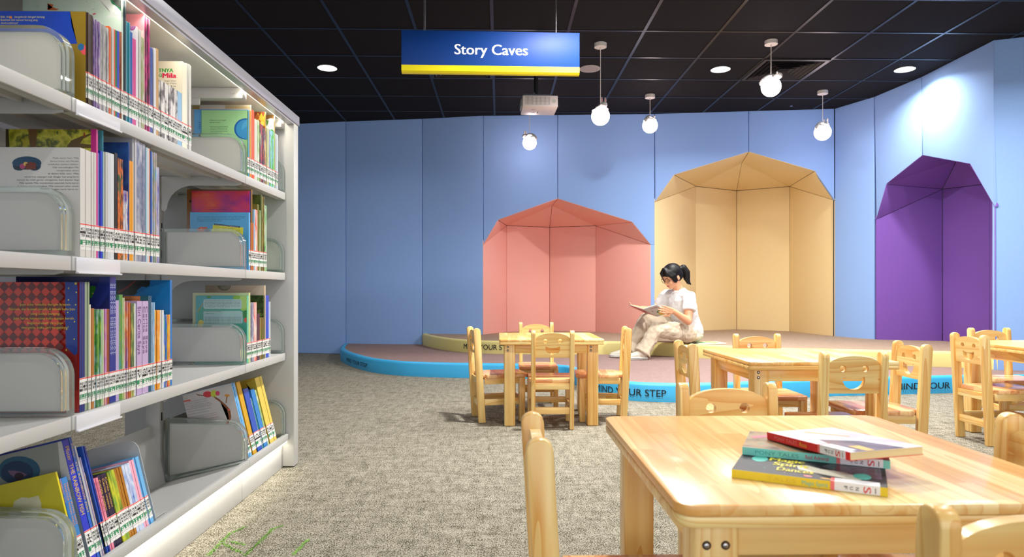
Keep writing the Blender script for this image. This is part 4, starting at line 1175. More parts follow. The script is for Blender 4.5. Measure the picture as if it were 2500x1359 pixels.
# --- top shelf, near group (zoom origin 200,0 scale 5.228)
gold_art = [('full', mat((150, 122, 34), .12, name='glossy_gold')), ('poly', [(-1300, 0), (-151, 140), (-130, 330), (-60, 560), (-1300, 560)], mat((22, 70, 190), .08, name='glossy_blue')),
            ('disc', 30, 640, 45, 60, (240, 86, 96)), ('disc', -10, 600, 40, 45, (40, 110, 170))]
S1 = 5.228
gold_art += para(-1035, 228, 560, 26, 39, ['Bilik Adi     bergelerak dengan barang', 'Bolehkah Adi mencari barang yang', 'dikehendakinya?'], (232, 222, 130))
gold_art += [('disc', -905, 222, 17, 17, (236, 130, 50))]
for i in range(0): pass
bird = lambda x, y, s: ('poly', [(x - s, y - s * .3), (x, y), (x + s, y - s * .3), (x, y - s * .15)], (60, 70, 70))
sky_art = [('full', (200, 222, 208)), ('poly', [(230, 0), (250, 60), (330, 110), (360, 160), (345, 200), (310, 205), (350, 230), (420, 220), (480, 260), (520, 300), (520, 0)], (214, 222, 220)),
           ('poly', [(360, 0), (385, 50), (440, 80), (470, 110), (515, 160), (530, 160), (530, 0)], (40, 120, 80)), ('poly', [(385, 0), (430, 60), (480, 100), (530, 130), (530, 0)], (74, 80, 78)),
           ('disc', 440, 170, 40, 36, (200, 210, 208)), ('disc', 440, 168, 30, 26, (216, 222, 220)), ('poly', [(135, 178), (165, 165), (185, 178), (150, 195)], (206, 90, 110)),
           ('poly', [(-450, 105), (-380, 100), (-360, 60), (-440, 45), (-400, 80), (-330, 110), (-290, 115), (-320, 132), (-430, 130)], (210, 110, 60)),
           bird(60, 22, 20), bird(155, 28, 20), bird(150, 122, 24), bird(-560, 82, 22)]
pink_art = [('full', (238, 150, 160)), ('poly', [(740, 400), (800, 380), (800, 520), (740, 470)], (226, 190, 190))] + [('disc', random.uniform(610, 790), random.uniform(190, 380), 2, 2, (250, 220, 220)) for _ in range(26)]
plum_art = [('full', (226, 222, 226)), ('disc', 640, 335, 48, 55, (170, 80, 150)), ('disc', 640, 325, 42, 48, (190, 120, 180))]
cream_art = [('full', (240, 234, 212)), ('text', 965, 922, 200, 50, 'ITNYA', (60, 170, 60), 0, .05), ('text', 985, 985, 34, 48, 'GI', (60, 170, 60), 0, .05), ('text', 1032, 993, 170, 62, 'Mila', (228, 50, 90), 0, .05)] + para(1050, 1040, 155, 20, 34, ['dengan doktor', '    gigi Mila', '          ada'], (120, 116, 104), right=True) + [('poly', [(1278, 700), (1281, 700), (1281, 1400), (1278, 1400)], (206, 200, 180))]
row('A1', 'top shelf, near end', 200, 0, S1, SHZ['A'], [
 (62, 145, 8, 150, 'dark brown', {'dep': .27, 'art': gold_art}), (145, 240, 9, 232, 'grey purple'), (240, 345, 10, 300, 'silver grey'), (345, 366, 2, 336, 'orange'), (366, 408, 4, 352, 'light grey'),
 (408, 430, 2, 368, 'bright orange'), (430, 456, 2, 380, 'green'), (456, 486, 2, 392, 'royal blue'), (486, 508, 2, 402, 'brownish red'), (508, 530, 1, -40, 'pale green', {'h': .312, 'dep': .245, 'art': sky_art}), (530, 560, 2, -30, 'dark teal', {'h': .308}),
 (560, 612, 3, 262, 'teal'), (612, 640, 2, 402, 'blue'), (640, 688, 2, 480, 'magenta'), (688, 712, 1, 336, 'plum and white', {'dep': .16, 'art': plum_art}), (712, 760, 4, 362, 'light grey'), (760, 798, 4, 470, 'olive white'),
 (798, 808, 1, 182, 'rose', {'dep': .16, 'art': pink_art}), (808, 866, 4, 212, 'dark maroon'), (866, 912, 3, 600, 'dark blue pattern'), (912, 946, 2, 610, 'white grey'), (946, 978, 2, 618, 'tan'),
 (985, 1225, 13, 1012, 'white with black script'), (1225, 1285, 2, 1160, 'light blue'), (1285, 1342, 1, 783, 'cream', {'dep': .17, 'art': cream_art}), (1342, 1402, 3, 805, 'pale silver')], ymin=1.497)
# --- top shelf, far group (400,180 / 4.53)
green_art = [('full', (160, 212, 150)), ('disc', 905, 610, 128, 118, (24, 96, 170)), ('disc', 915, 612, 118, 108, (60, 150, 206)), ('disc', 950, 610, 90, 105, (80, 166, 214)), ('poly', [(845, 640), (925, 740), (945, 900), (1000, 800), (940, 560)], (60, 150, 206))] + \
    para(508, 520, 180, 15, 24, ['Dunia ini penuh dengan', 'bentuk simetri.'], (60, 90, 60)) + para(512, 592, 200, 15, 24, ['Fatin seorang kanak-kanak', 'yang gemar Matematik dan', 'simetri merupakan sebuah', 'konsep Matematik.'], (60, 90, 60))
blue_art = [('full', (104, 176, 232)), ('disc', 425, 690, 30, 38, (70, 50, 46))] + para(380, 545, 60, 14, 21, ['Di ba', 'rese', 'alun', 'Me'], (20, 60, 110))
gr = []
for k in range(34): x = 316 + k * 2.4; gr.append(('poly', [(x, 392), (x + 3, 345), (x + 4, 345), (x + 2, 392)], (190, 160, 70)))
for k in range(100): x = 680 + k * 2.8; s = 10 * math.sin(k); gr.append(('poly', [(x, 388), (x + s * .4, 346), (x + s * .4 + 1.2, 346), (x + 1.6, 388)], (176, 148, 50) if k % 2 else (214, 190, 110)))
grass_art = [('full', (222, 214, 206))] + gr
flame_art = [('full', (146, 72, 44)), ('poly', [(1000, 520), (1040, 430), (1060, 470), (1080, 430), (1100, 480), (1120, 425), (1126, 600), (1100, 560), (1060, 510)], (222, 180, 60)), ('disc', 1035, 480, 22, 30, (170, 96, 50)), ('disc', 1085, 555, 22, 30, (236, 206, 90))]
meadow_art = [('full', (228, 234, 238)), ('poly', [(1125, 455), (1232, 455), (1232, 505), (1180, 490), (1125, 512)], (150, 110, 60)), ('disc', 1190, 690, 42, 75, (76, 160, 60)), ('poly', [(1130, 510), (1160, 520), (1150, 560), (1134, 580)], (90, 140, 60))]
row('A2', 'top shelf, far end', 400, 180, 4.53, SHZ['A'], [
 (930, 942, 1, 405, 'green', {'dep': .172, 'art': green_art}), (942, 952, 1, 398, 'sky blue', {'dep': .205, 'art': blue_art}), (952, 968, 3, 405, 'amber'), (966, 972, 1, 346, 'cream grey', {'dep': .225, 'art': grass_art}), (972, 1003, 3, 393, 'bright orange'), (1003, 1032, 3, 498, 'cream grey'), (1032, 1062, 3, 508, 'white and green'), (1062, 1100, 4, 545, 'red and dark green'),
 (1100, 1120, 3, 600, 'mixed red'), (1120, 1132, 1, 422, 'brown flame', {'dep': .11, 'art': flame_art}), (1140, 1165, 2, 600, 'olive white'), (1165, 1178, 2, 622, 'cobalt'), (1178, 1222, 5, 618, 'grass green'), (1222, 1234, 1, 456, 'palm brown', {'dep': .12, 'art': meadow_art}), (1234, 1262, 3, 662, 'white blue')], ymin=2.50)
# --- second shelf near (180,300 / 3.774)
tree_art = [('full', mat((120, 124, 20), .3)), ('poly', [(-700, 50), (165, 50), (165, 400), (-700, 400)], multi('tree_print', [(40, 54, 20), (150, 150, 30), (206, 200, 70), (70, 84, 30), (180, 170, 40)], (26, 1, 26), .3, 4)),
            ('poly', [(-60, 210), (-20, 160), (80, 120), (160, 95), (160, 110), (90, 145), (60, 190), (165, 200), (165, 232), (-60, 232)], (96, 76, 34)), ('poly', [(-420, 50), (-330, 50), (-350, 240), (-400, 240)], (110, 78, 30)), ('poly', [(-660, 60), (-600, 60), (-590, 240), (-650, 240)], (70, 60, 26)),
            ('disc', 98, 108, 9, 22, (150, 60, 20)), ('disc', -150, 90, 7, 18, (60, 90, 30)),
            ('poly', [(160, 40), (230, 40), (230, 400), (160, 400)], (196, 36, 132)), ('poly', [(-740, 40), (-660, 40), (-660, 400), (-740, 400)], (20, 90, 90))]
WLT = ['Pada suatu hari, Mila', 'berasa bosan dan hendak', 'melakukan perkara baharu.', 'Mak mencadangkan Mila', 'mengemaskan almari', 'di dalam bilik stor. Mila', 'menerima cadangan mak dengan hati yang berat', 'kerana dia tidak gemar mengemas. Satu kejutan bagi', 'Mila apabila Mila menemukan sejumlah harta karun', 'di dalam almari tersebut. Mila mencari jalan untuk', 'memanfaatkan harta karun itu.']
white_art = [('full', (226, 224, 218))] + para(-520, 330, 568, 15, 28.8, WLT, (50, 48, 46), right=True) + \
    [('disc', -430, 370, 135, 62, (26, 76, 110)), ('disc', -500, 395, 60, 45, (26, 76, 110)), ('disc', -360, 395, 60, 45, (26, 70, 100)), ('poly', [(-545, 430), (-325, 430), (-325, 400), (-545, 400)], (20, 40, 60)), ('disc', -470, 400, 26, 24, (190, 70, 120)), ('disc', -440, 378, 22, 18, (230, 190, 90)), ('poly', [(-440, 428), (-345, 428), (-345, 370), (-400, 360), (-440, 380)], (120, 50, 30))]
night_art = [('full', multi('night_print', [(26, 44, 100), (50, 96, 170), (36, 60, 130), (80, 130, 196)], (14, 1, 14), .3, 5))]
grey_art = [('full', (176, 178, 184))]
teal_art = [('full', (70, 150, 160))]
row('B1', 'second shelf, near end', 180, 300, 3.774, SHZ['B'], [
 (62, 110, 1, 228, 'white', {'dep': .27, 'art': white_art}), (110, 205, 6, 248, 'white'), (205, 222, 1, 60, 'magenta', {'dep': .21, 'art': tree_art}), (222, 244, 2, 275, 'periwinkle'), (244, 264, 1, 258, 'royal blue'), (262, 272, 1, 70, 'teal', {'dep': .1, 'art': teal_art}), (272, 308, 2, 262, 'light grey'), (308, 342, 2, 272, 'white grey'),
 (342, 376, 1, 280, 'pearl'), (376, 404, 1, 275, 'black'), (404, 460, 4, 322, 'black colourful'), (462, 506, 3, 622, 'white violet pattern'), (506, 514, 1, 180, 'night blue', {'dep': .17, 'art': night_art}), (514, 548, 2, 348, 'yellow orange'), (546, 576, 2, 130, 'grey white', {'dep': .19, 'art': grey_art}), (576, 602, 1, 155, 'grey mist'), (602, 630, 1, 172, 'grey mist'), (630, 658, 1, 190, 'grey mist'),
 (658, 674, 2, 222, 'pale aqua'), (674, 692, 2, 230, 'pearl'), (692, 706, 2, 238, 'pink orange'), (706, 730, 2, 258, 'blue'), (730, 762, 3, 270, 'sky and sea'), (762, 790, 3, 408, 'white and indigo')], ymin=1.497)
bookend('bookend', 'white metal bookend closing the near row on the second shelf', SHZ['B'], hit_x(389.5, XF - .01) + .004, .15, .19)
# --- second shelf far (380,420 / 4.853)
fire_art = [('full', multi('fire_print', [(226, 110, 40), (216, 60, 60), (190, 40, 110), (120, 30, 130), (70, 40, 150)], (6, 1, 9), .3, 4)), ('text', 590, 418, 305, 11, 'warna-warna gembira ini membantu anak kecil', (90, 20, 40)), ('text', 625, 447, 220, 11, 'yang belajar melukis dan warna', (90, 20, 40))]
dino_art = [('full', (84, 172, 224))] + para(490, 528, 570, 11, 18.5, ['Terdapat sekumpulan dinosaur kecil yang tinggal di sebuah lembah. Mereka ada', 'pergi ke sekolah yang baik hati seperti kanak-kanak. Suatu hari, tidak suka', 'tidur awal dan bermain. Adakah kamu ingin menemui dinosaur kecil ini', 'meninggalkan sebuah dunia yang rahsia?'], (16, 50, 90)) + \
    [('poly', [(680, 622), (1040, 655), (1035, 760), (672, 730)], (232, 226, 60)), ('poly', [(696, 610), (1000, 642), (1000, 660), (696, 628)], (16, 26, 50)), ('text', 706, 626, 280, 11, 'Kata-kata baru tentang membuang sampah', (226, 230, 230), .1)] + \
    [('text', 700, 650 + k * 19, 300, 10, 'perbualan semula seorang yang ada', (80, 90, 20), .1) for k in range(4)] + \
    [('disc', 548, 678, 50, 30, (226, 80, 40)), ('disc', 590, 664, 24, 15, (226, 80, 40)), ('disc', 540, 662, 12, 14, (236, 110, 60)), ('disc', 545, 676, 7, 10, (240, 240, 230)), ('disc', 545, 678, 3, 5, (20, 20, 20)), ('disc', 622, 692, 36, 16, (20, 70, 110))]
gold2 = [('full', (150, 96, 40)), ('disc', 412, 345, 14, 14, (50, 26, 20))]
row('B2', 'second shelf, far end', 380, 420, 4.853, SHZ['B'], [
 (1100, 1118, 1, 478, 'sky blue', {'dep': .22, 'art': dino_art}), (1112, 1122, 1, 222, 'royal blue', {'dep': .22, 'art': fire_art}), (1122, 1134, 2, 600, 'orange brown'), (1128, 1148, 2, 205, 'gold brown', {'dep': .245, 'art': gold2}), (1148, 1166, 2, 600, 'orange brown'), (1166, 1178, 2, 445, 'light blue'), (1178, 1212, 4, 442, 'white red'), (1212, 1230, 2, 380, 'olive'), (1230, 1250, 3, 450, 'leaf green'), (1250, 1263, 1, 268, 'forest pattern'), (1263, 1290, 3, 288, 'dark stripe'), (1290, 1315, 3, 392, 'pale leaf')], ymin=2.50)
# --- third shelf near (160,660 / 3.775)
pl = []
R_, R2_ = (150, 34, 26), (206, 52, 34)
def q4(cx, cy, r): return [(cx - r, cy), (cx, cy - r * 1.05), (cx + r, cy), (cx, cy + r * 1.05)]
for i in range(-9, 1):
    for j in range(-1, 9):
        pl.append(('poly', q4(-40 + i * 86, 150 + j * 92, 42), (104, 26, 26)))
        pl.append(('poly', q4(-83 + i * 86, 196 + j * 92, 42), (214, 60, 40)))
plaid_art = [('full', (168, 40, 30))] + pl + [('poly', [(12, 90), (200, 90), (200, 700), (100, 780), (20, 700)], (22, 56, 140)), ('poly', [(20, 700), (100, 780), (200, 700), (200, 1100), (12, 1100)], (130, 26, 24))] + \
    [('disc', x, y, 6, 7, (214, 210, 90)) for x, y in ((45, 163), (116, 200), (44, 270), (110, 315), (38, 385), (100, 470), (28, 540), (97, 630), (25, 730))] + [('poly', [(97, 112), (108, 116), (112, 105), (116, 116), (127, 112), (118, 122), (124, 134), (111, 126), (100, 134), (105, 122)], (220, 190, 60))] + \
    [('text', cx - w_ / 2, y, w_, 22, s, (240, 208, 60)) for s, cx, w_, y in (('Jojo suka melukis dengan krayon.', -168, 470, 322), ('Namun, sisa krayon terselit di bawah kuku Jojo', -195, 600, 364), ('yang sudah panjang.', -168, 270, 407), ('Jojo harus memotong kuku supaya bersih.', -180, 560, 449), ('Bagaimanakah cara Jojo', -168, 330, 492), ('mengetip kuku jari tangannya?', -170, 430, 533))]
navy_art = [('full', (24, 36, 104)), ('disc', 250, 200, 50, 60, (40, 110, 40)), ('poly', [(240, 210), (290, 195), (288, 210), (270, 225)], (170, 160, 60)), ('poly', [(330, 55), (470, 55), (470, 120), (380, 240), (220, 480), (220, 300)], (34, 48, 130))]
blue2_art = [('full', (26, 110, 176)), ('poly', [(470, 80), (780, 90), (770, 140), (700, 150), (650, 190), (560, 230), (470, 225)], (20, 30, 26)), ('disc', 740, 120, 40, 34, (22, 34, 28)), ('disc', 600, 190, 60, 40, (22, 34, 28)), ('poly', [(480, 195), (560, 150), (640, 92), (650, 98), (570, 165), (490, 210)], (130, 40, 44)), ('poly', [(640, 230), (760, 160), (985, 90), (985, 80), (985, 560), (800, 400)], (30, 126, 196))]
brick_art = [('full', (40, 98, 110)), ('poly', [(530, 235), (690, 237), (690, 330), (530, 330)], (206, 130, 80)), ('poly', [(600, 236), (603, 236), (603, 290), (600, 290)], (120, 60, 40)), ('poly', [(530, 262), (690, 264), (690, 267), (530, 265)], (120, 60, 40))]
row('C1', 'third shelf, near end', 160, 660, 3.775, SHZ['C'], [
 (128, 178, 4, 108, 'navy', {'dep': .27, 'art': plaid_art}), (178, 218, 3, 108, 'sage'), (218, 240, 2, 316, 'cream'), (240, 272, 3, 352, 'ochre brown'), (272, 332, 7, 362, 'lime and green'), (332, 348, 2, 362, 'pastel'), (348, 386, 4, 358, 'pink violet'), (386, 407, 3, 358, 'rust'), (407, 470, 3, 58, 'dark blue', {'title': ('SI KATAK MELOMPAT', (190, 200, 230)), 'dep': .225, 'art': navy_art}), (470, 500, 2, 278, 'lavender'),
 (500, 528, 3, 225, 'teal green'), (528, 548, 2, 254, 'olive white'), (548, 580, 4, 290, 'purple orange'), (580, 605, 3, 298, 'orange brown'), (605, 640, 3, 306, 'indigo mixed'), (640, 656, 1, 306, 'pearl'), (656, 704, 1, 284, 'lilac', {'title': ('Siri Cerita Saya', (110, 80, 130))}), (704, 735, 1, 284, 'lilac', {'title': ('Cerita Saya', (110, 80, 130))}), (735, 766, 1, 284, 'lilac', {'title': ('Cerita Saya', (110, 80, 130))}), (766, 796, 2, 236, 'petrol', {'dep': .13, 'art': brick_art}), (796, 826, 3, 296, 'ice blue'),
 (826, 872, 4, 368, 'golden'), (872, 904, 2, 368, 'pearl'), (904, 936, 3, 410, 'rainbow'), (936, 966, 3, 410, 'crimson'), (966, 986, 1, 90, 'azure', {'dep': .2, 'art': blue2_art})], ymin=1.497)
# --- third shelf far (400,660 / 4.853)
veg_art = [('full', (70, 166, 176)), ('poly', [(400, 430), (1000, 430), (1000, 1200), (400, 1200)], (60, 160, 140)), ('disc', 950, 370, 75, 110, (150, 200, 80)), ('disc', 950, 370, 55, 85, (176, 214, 110)), ('disc', 860, 320, 45, 25, (130, 186, 60)), ('disc', 970, 520, 40, 50, (40, 130, 60)), ('disc', 975, 588, 26, 28, (220, 80, 50)), ('disc', 440, 630, 34, 46, (214, 196, 60)), ('disc', 535, 315, 30, 14, (60, 150, 60)), ('poly', [(400, 480), (470, 380), (465, 400), (405, 490)], (190, 150, 60)),
    ('poly', [(470, 350), (485, 340), (910, 340), (925, 355), (925, 440), (910, 455), (485, 455), (470, 440)], (176, 208, 206)), ('poly', [(470, 490), (485, 478), (910, 478), (935, 495), (935, 615), (915, 630), (485, 630), (470, 615)], (160, 198, 196)), ('poly', [(580, 648), (820, 650), (820, 680), (580, 680)], (214, 214, 214))] + \
    [('text', 486, 362 + k * 17.5, 420, 10, s, KT) for k, s in enumerate(('Seorang budak kecil ingin menanam pokok di', 'kampungnya bersama datuk dan nenek. Mereka', 'pergi ke kebun untuk mencari benih yang baik', 'di sebelah rumah. Adakah mereka berjaya', 'mengenali semua yang sebenar?'))] + [('text', 490, 488, 190, 8, 'KERANA SAYUR SEGAR', KT), ('text', 490, 513, 110, 8, 'Tulisan kami', KT)] + \
    [('text', 486, 555 + k * 14, 430, 9, 'dan segala kandungan buku ini adalah untuk semua', (60, 70, 70)) for k in range(6)]
lime_art = [('full', (204, 214, 166))]
beige_art = [('full', (196, 180, 156)), ('disc', 715, 180, 80, 60, (130, 130, 110)), ('disc', 725, 178, 60, 44, (150, 150, 130)), ('poly', [(1120, 178), (1205, 178), (1205, 600), (960, 300)], (210, 196, 176))]
forest_art = [('full', multi('forest_cover', [(20, 34, 18), (50, 90, 36), (26, 40, 20), (120, 150, 60)], (30, 1, 30), .3, 3))]
row('C2', 'third shelf, far end', 400, 660, 4.853, SHZ['C'], [
 (985, 1004, 2, 300, 'aqua', {'dep': .19, 'art': veg_art}), (1004, 1030, 3, 265, 'pale lime', {'dep': .21, 'art': lime_art}), (1030, 1066, 4, 382, 'grey violet'), (1066, 1104, 3, 380, 'white red'), (1104, 1140, 3, 512, 'dark plum'), (1140, 1178, 3, 560, 'moss'), (1178, 1192, 1, 296, 'dark green', {'dep': .12, 'art': forest_art}), (1192, 1210, 2, 178, 'beige', {'dep': .235, 'art': beige_art}), (1210, 1246, 2, 296, 'bright blue'), (1246, 1266, 3, 372, 'white blue')], ymin=2.50)
# --- bottom shelf near (0,1040 / 4.26), leaning back
yel_art = [('full', (196, 184, 40)), ('poly', [(150, 780), (230, 735), (300, 745), (400, 720), (430, 800), (430, 1000), (100, 1000)], (206, 204, 170)), ('text', 215, 890, 180, 14, 'datuk Sarawan tidak senang', KT, -.14), ('text', 300, 900, 120, 14, 'tentang hingga', KT, -.14)]
burst_art = [('full', (150, 154, 148)), ('disc', 200, 460, 220, 150, (40, 90, 120)), ('disc', 180, 480, 170, 120, (24, 56, 90)), ('poly', [(80, 460), (160, 460), (240, 480), (285, 500), (230, 540), (170, 540), (110, 500)], (120, 90, 120)), ('disc', 200, 520, 50, 40, (50, 30, 50)), ('poly', [(600, 140), (690, 120), (760, 560), (640, 560)], (206, 206, 204))]
row('D1', 'bottom shelf, near end', 0, 1040, 4.26, SHZ['D'], [
 (578, 596, 1, 480, 'yellow', {'dep': .26, 'art': yel_art}), (600, 640, 2, 560, 'blue and orange'), (640, 698, 2, 548, 'cerulean', {'title': ('TRAKTOR WANG SAKIT', (236, 150, 40))}), (700, 712, 1, 135, 'royal blue', {'title': ('Pfister  THE RAINBOW FISH', (226, 190, 70)), 'dep': .26, 'art': burst_art}), (712, 740, 1, 122, 'blue with gold title', {'title': ('Pfister  THE RAINBOW FISH', (226, 190, 70))}), (722, 760, 2, 565, 'midnight'),
 (762, 792, 2, 215, 'grey white'), (792, 826, 2, 340, 'pale violet'), (826, 852, 2, 515, 'mustard'), (852, 868, 1, 212, 'cobalt'), (868, 886, 1, 212, 'dark blue'), (955, 1015, 2, 560, 'pink', {'title': ('Cerita hari', (150, 60, 90))}), (1015, 1108, 3, 525, 'dark indigo', {'title': ('Cerita malam', (230, 180, 80))}), (1108, 1188, 3, 485, 'green and yellow'), (1188, 1258, 3, 452, 'brown'), (1258, 1338, 3, 415, 'blue and white'), (1338, 1382, 2, 368, 'rose'), (1382, 1440, 3, 338, 'baby blue')], tilt=TILT, ymin=1.497)
bookend('bookend', 'grey metal bookend closing the leaning row on the bottom shelf', 0, hit_x(378, XF - .01) + .012, .16, .235, tilted=True)
# --- bottom shelf far (380,880 / 4.53)
br_art = [('full', multi('cloud_cover', [(120, 190, 216), (206, 204, 200), (214, 206, 204), (206, 204, 204), (226, 196, 184)], (5, 1, 5), .3, 2)), ('poly', [(440, 360), (480, 375), (560, 385), (560, 395), (470, 385)], (130, 80, 40)), ('disc', 575, 372, 50, 34, (214, 50, 60)), ('disc', 645, 365, 36, 40, (206, 214, 70)), ('disc', 686, 360, 24, 26, (226, 70, 110)), ('poly', [(640, 390), (700, 420), (780, 490), (825, 540), (836, 620), (815, 700), (792, 700), (806, 610), (790, 540), (720, 460), (660, 420)], (140, 84, 44)), ('disc', 790, 385, 30, 15, (220, 150, 70)), ('poly', [(784, 395), (796, 395), (784, 470), (774, 465)], (150, 96, 50)), ('disc', 812, 542, 12, 14, (220, 110, 90)), ('disc', 800, 688, 12, 12, (220, 110, 90)),
    ('poly', [(290, 448), (384, 428), (386, 446), (292, 466)], (220, 70, 50)), ('text', 300, 462, 78, 10, 'Pengenalan', (240, 230, 220), -.2)] + \
    [('text', x, y, w_, 8, 'kisah seekor burung kecil di dahan', (70, 70, 80), -.19) for x, y, w_ in ((355, 460, 210), (320, 490, 250), (345, 510, 260), (390, 520, 240), (320, 550, 290), (360, 570, 250), (360, 600, 230))] + [('text', x, y, w_, 8, 'marilah bersama mengenali alam semula jadi', (170, 90, 70), -.19) for x, y, w_ in ((330, 640, 340), (360, 655, 310), (330, 690, 360))]
goldc = [('full', (190, 152, 40)), ('poly', [(1000, 250), (1135, 185), (1240, 600), (1200, 760), (1120, 400)], (200, 176, 60))]
row('D2', 'bottom shelf, far end', 380, 880, 4.53, SHZ['D'], [
 (838, 870, 3, 250, 'baby blue', {'dep': .19, 'art': br_art}), (870, 890, 2, 300, 'yellow beige'), (886, 930, 3, 240, 'gold'), (935, 955, 2, 330, 'midnight'), (1000, 1025, 1, 310, 'cobalt'), (985, 1020, 2, 445, 'white and teal'), (1020, 1040, 2, 440, 'teal'), (1060, 1092, 3, 322, 'cerulean'), (1092, 1110, 2, 330, 'white and green'), (1128, 1168, 3, 183, 'yellow beige', {'dep': .15, 'art': goldc})], tilt=TILT, ymin=2.50)
# names for the books
cnt = {}
for rec in BOOKS:
    cnt.setdefault((rec[1], rec[3]), set()).add(rec[9])
for b, sec, where, col, pc, nc, n, th, h, idx, i in BOOKS:
    size = 'thick' if th > .012 else 'thin'
    tall = 'tall ' if h > .285 else ('short ' if h < .17 else '')
    side = ('between the %s and %s ones' % (pc, nc)) if pc and nc else ('before the %s ones' % nc if nc else 'after the %s ones' % pc)
    if pc == nc and pc: side = 'amid the %s ones' % pc
    lab = '%s %s%s book %s, %s' % (size, tall, col, side, where)
    if len(lab.split()) > 16: lab = '%s%s book %s, %s' % (tall, col, side, where)
    if len(lab.split()) > 16: lab = '%s%s book %s, %s' % (tall, col, side.replace(' the ', ' '), where)
    if len(lab.split()) > 16: lab = '%s%s book %s, %s' % (tall, col, side.replace(' the ', ' ').replace(' ones', ''), where)
    b['label'] = lab
    b['group'] = 'picture books on the ' + where if n == 1 else 'alike %s books on the %s' % (col, where)
    del b['_k']
# vary the printed labels and a few objects on the far side of the shelf
li = 0
for o in bpy.data.objects:
    if o.name.startswith('spine_label'):
        o.data = LABM[li % 9]; li += 1
def back_book(x, y, z, w_, d_, h, c, label):
    t = empty('shelved_book', (x, y, z + .001)); tag(t, label, 'book')
    bm = bmesh.new(); box(bm, (0, 0, 0), (w_, d_, h), bev=.0008); finish('cover', bm, mat(c, .4), t, smooth=0)
    bm = bmesh.new(); box(bm, (.003, .0012, .002), (w_ + .0005, d_ - .0012, h + .0004)); finish('pages', bm, PAGE, t, smooth=0)
for i, (y, d_, h, c, n_) in enumerate(((2.56, .02, .20, (50, 66, 40), 'dark green'), (2.59, .028, .22, (120, 112, 30), 'mustard'), (2.63, .02, .19, (70, 60, 30), 'dark olive'), (2.66, .05, .17, (206, 204, 196), 'white'))):
    back_book(-1.56, y, SHZ['B'], .2, d_, h, c, '%s book seen through the shelf on its far side, second shelf level' % n_)
for i, (y, d_, h, c, n_) in enumerate(((2.52, .02, .2, (206, 204, 196), 'white'), (2.55, .03, .17, (30, 30, 34), 'black'), (2.60, .04, .10, (24, 50, 150), 'dark blue'), (2.66, .05, .11, (60, 120, 190), 'light blue'))):
    back_book(-1.56, y, SHZ['C'], .2, d_, h, c, '%s book seen through the shelf on its far side, third shelf level' % n_)
# ------------------------------------------------------------------ the reader on the upper stage
SKIN = None
m, nt, b = newmat('skin'); b.inputs['Base Color'].default_value = lin((226, 166, 126)); b.inputs['Roughness'].default_value = .5
b.inputs['Subsurface Weight'].default_value = .08; b.inputs['Subsurface Radius'].default_value = (.02, .008, .004); SKIN = m
SHIRT = fabric('white_cotton', (226, 226, 226), bump=.3, var=.02); PANTS = fabric('cream_canvas', (212, 198, 174), bump=.4, var=.03)
HAIR = mat((12, 10, 11), .5, spec=.3, name='black_hair'); 
root = CX(1.72, 6.5, Z2)
person = tag(empty('person', root), 'person in white t-shirt and cream cargo trousers sitting on the yellow rim reading', 'person')
PO = -Vector(root)
def pc(px, py, D): return C(px, py, D)
def skinned(name, build, m, voxel, parent=person, sm=3, mats=None, wr=0):
    bm = bmesh.new(); build(bm)
    for v in bm.verts: v.co += PO
    o = finish(name, bm, m, parent, smooth=0)
    md = o.modifiers.new('remesh', 'REMESH'); md.mode = 'VOXEL'; md.voxel_size = voxel; md.use_smooth_shade = True
    if sm: s = o.modifiers.new('smooth', 'SMOOTH'); s.iterations = sm; s.factor = .5
    if wr:
        tx = bpy.data.textures.new('folds', 'CLOUDS'); tx.noise_scale = .055; tx.noise_depth = 1
        d = o.modifiers.new('folds', 'DISPLACE'); d.texture = tx; d.strength = wr; d.mid_level = .5; d.texture_coords = 'LOCAL'
        s = o.modifiers.new('smooth2', 'SMOOTH'); s.iterations = 1
    return o
def chain(bm, pts, rad):
    for (p, r1), (q, r2) in zip(zip(pts[:-1], rad[:-1]), zip(pts[1:], rad[1:])): cap(bm, p, q, r1, r2)
def loftc(bm, rings, seg=20):
    """rings: (centre, u vector, v vector) ellipse axes"""
    t = bmesh.new(); R_ = []
    for c, u, v in rings: R_.append([t.verts.new(c + u * math.cos(2 * PI * k / seg) + v * math.sin(2 * PI * k / seg)) for k in range(seg)])
    for a, b2 in zip(R_[:-1], R_[1:]):
        for k in range(seg): t.faces.new((a[k], a[(k + 1) % seg], b2[(k + 1) % seg], b2[k]))
    t.faces.new(R_[0]); t.faces.new(R_[-1])
    bmesh.ops.recalc_face_normals(t, faces=t.faces); merge(bm, t, 0)
# joints from the photo (pixel, depth)
hipN, hipF = pc(1678, 812, 6.42), pc(1666, 806, 6.66)
kneeN, kneeF = pc(1603, 803, 6.27), pc(1578, 779, 6.58)
ankN, ankF = pc(1566, 862, 6.22), pc(1531, 858, 6.45)
shN, shF = pc(1683, 724, 6.35), pc(1629, 718, 6.62)
elN, elF = pc(1680, 784, 6.26), pc(1604, 757, 6.66)
wrN, wrF = pc(1644, 759, 6.17), pc(1566, 752, 6.44)
neck0, neck1 = pc(1660, 716, 6.50), pc(1651, 694, 6.47)
chest = pc(1661, 745, 6.48); waist = pc(1672, 782, 6.52); pelvis = pc(1679, 808, 6.54)
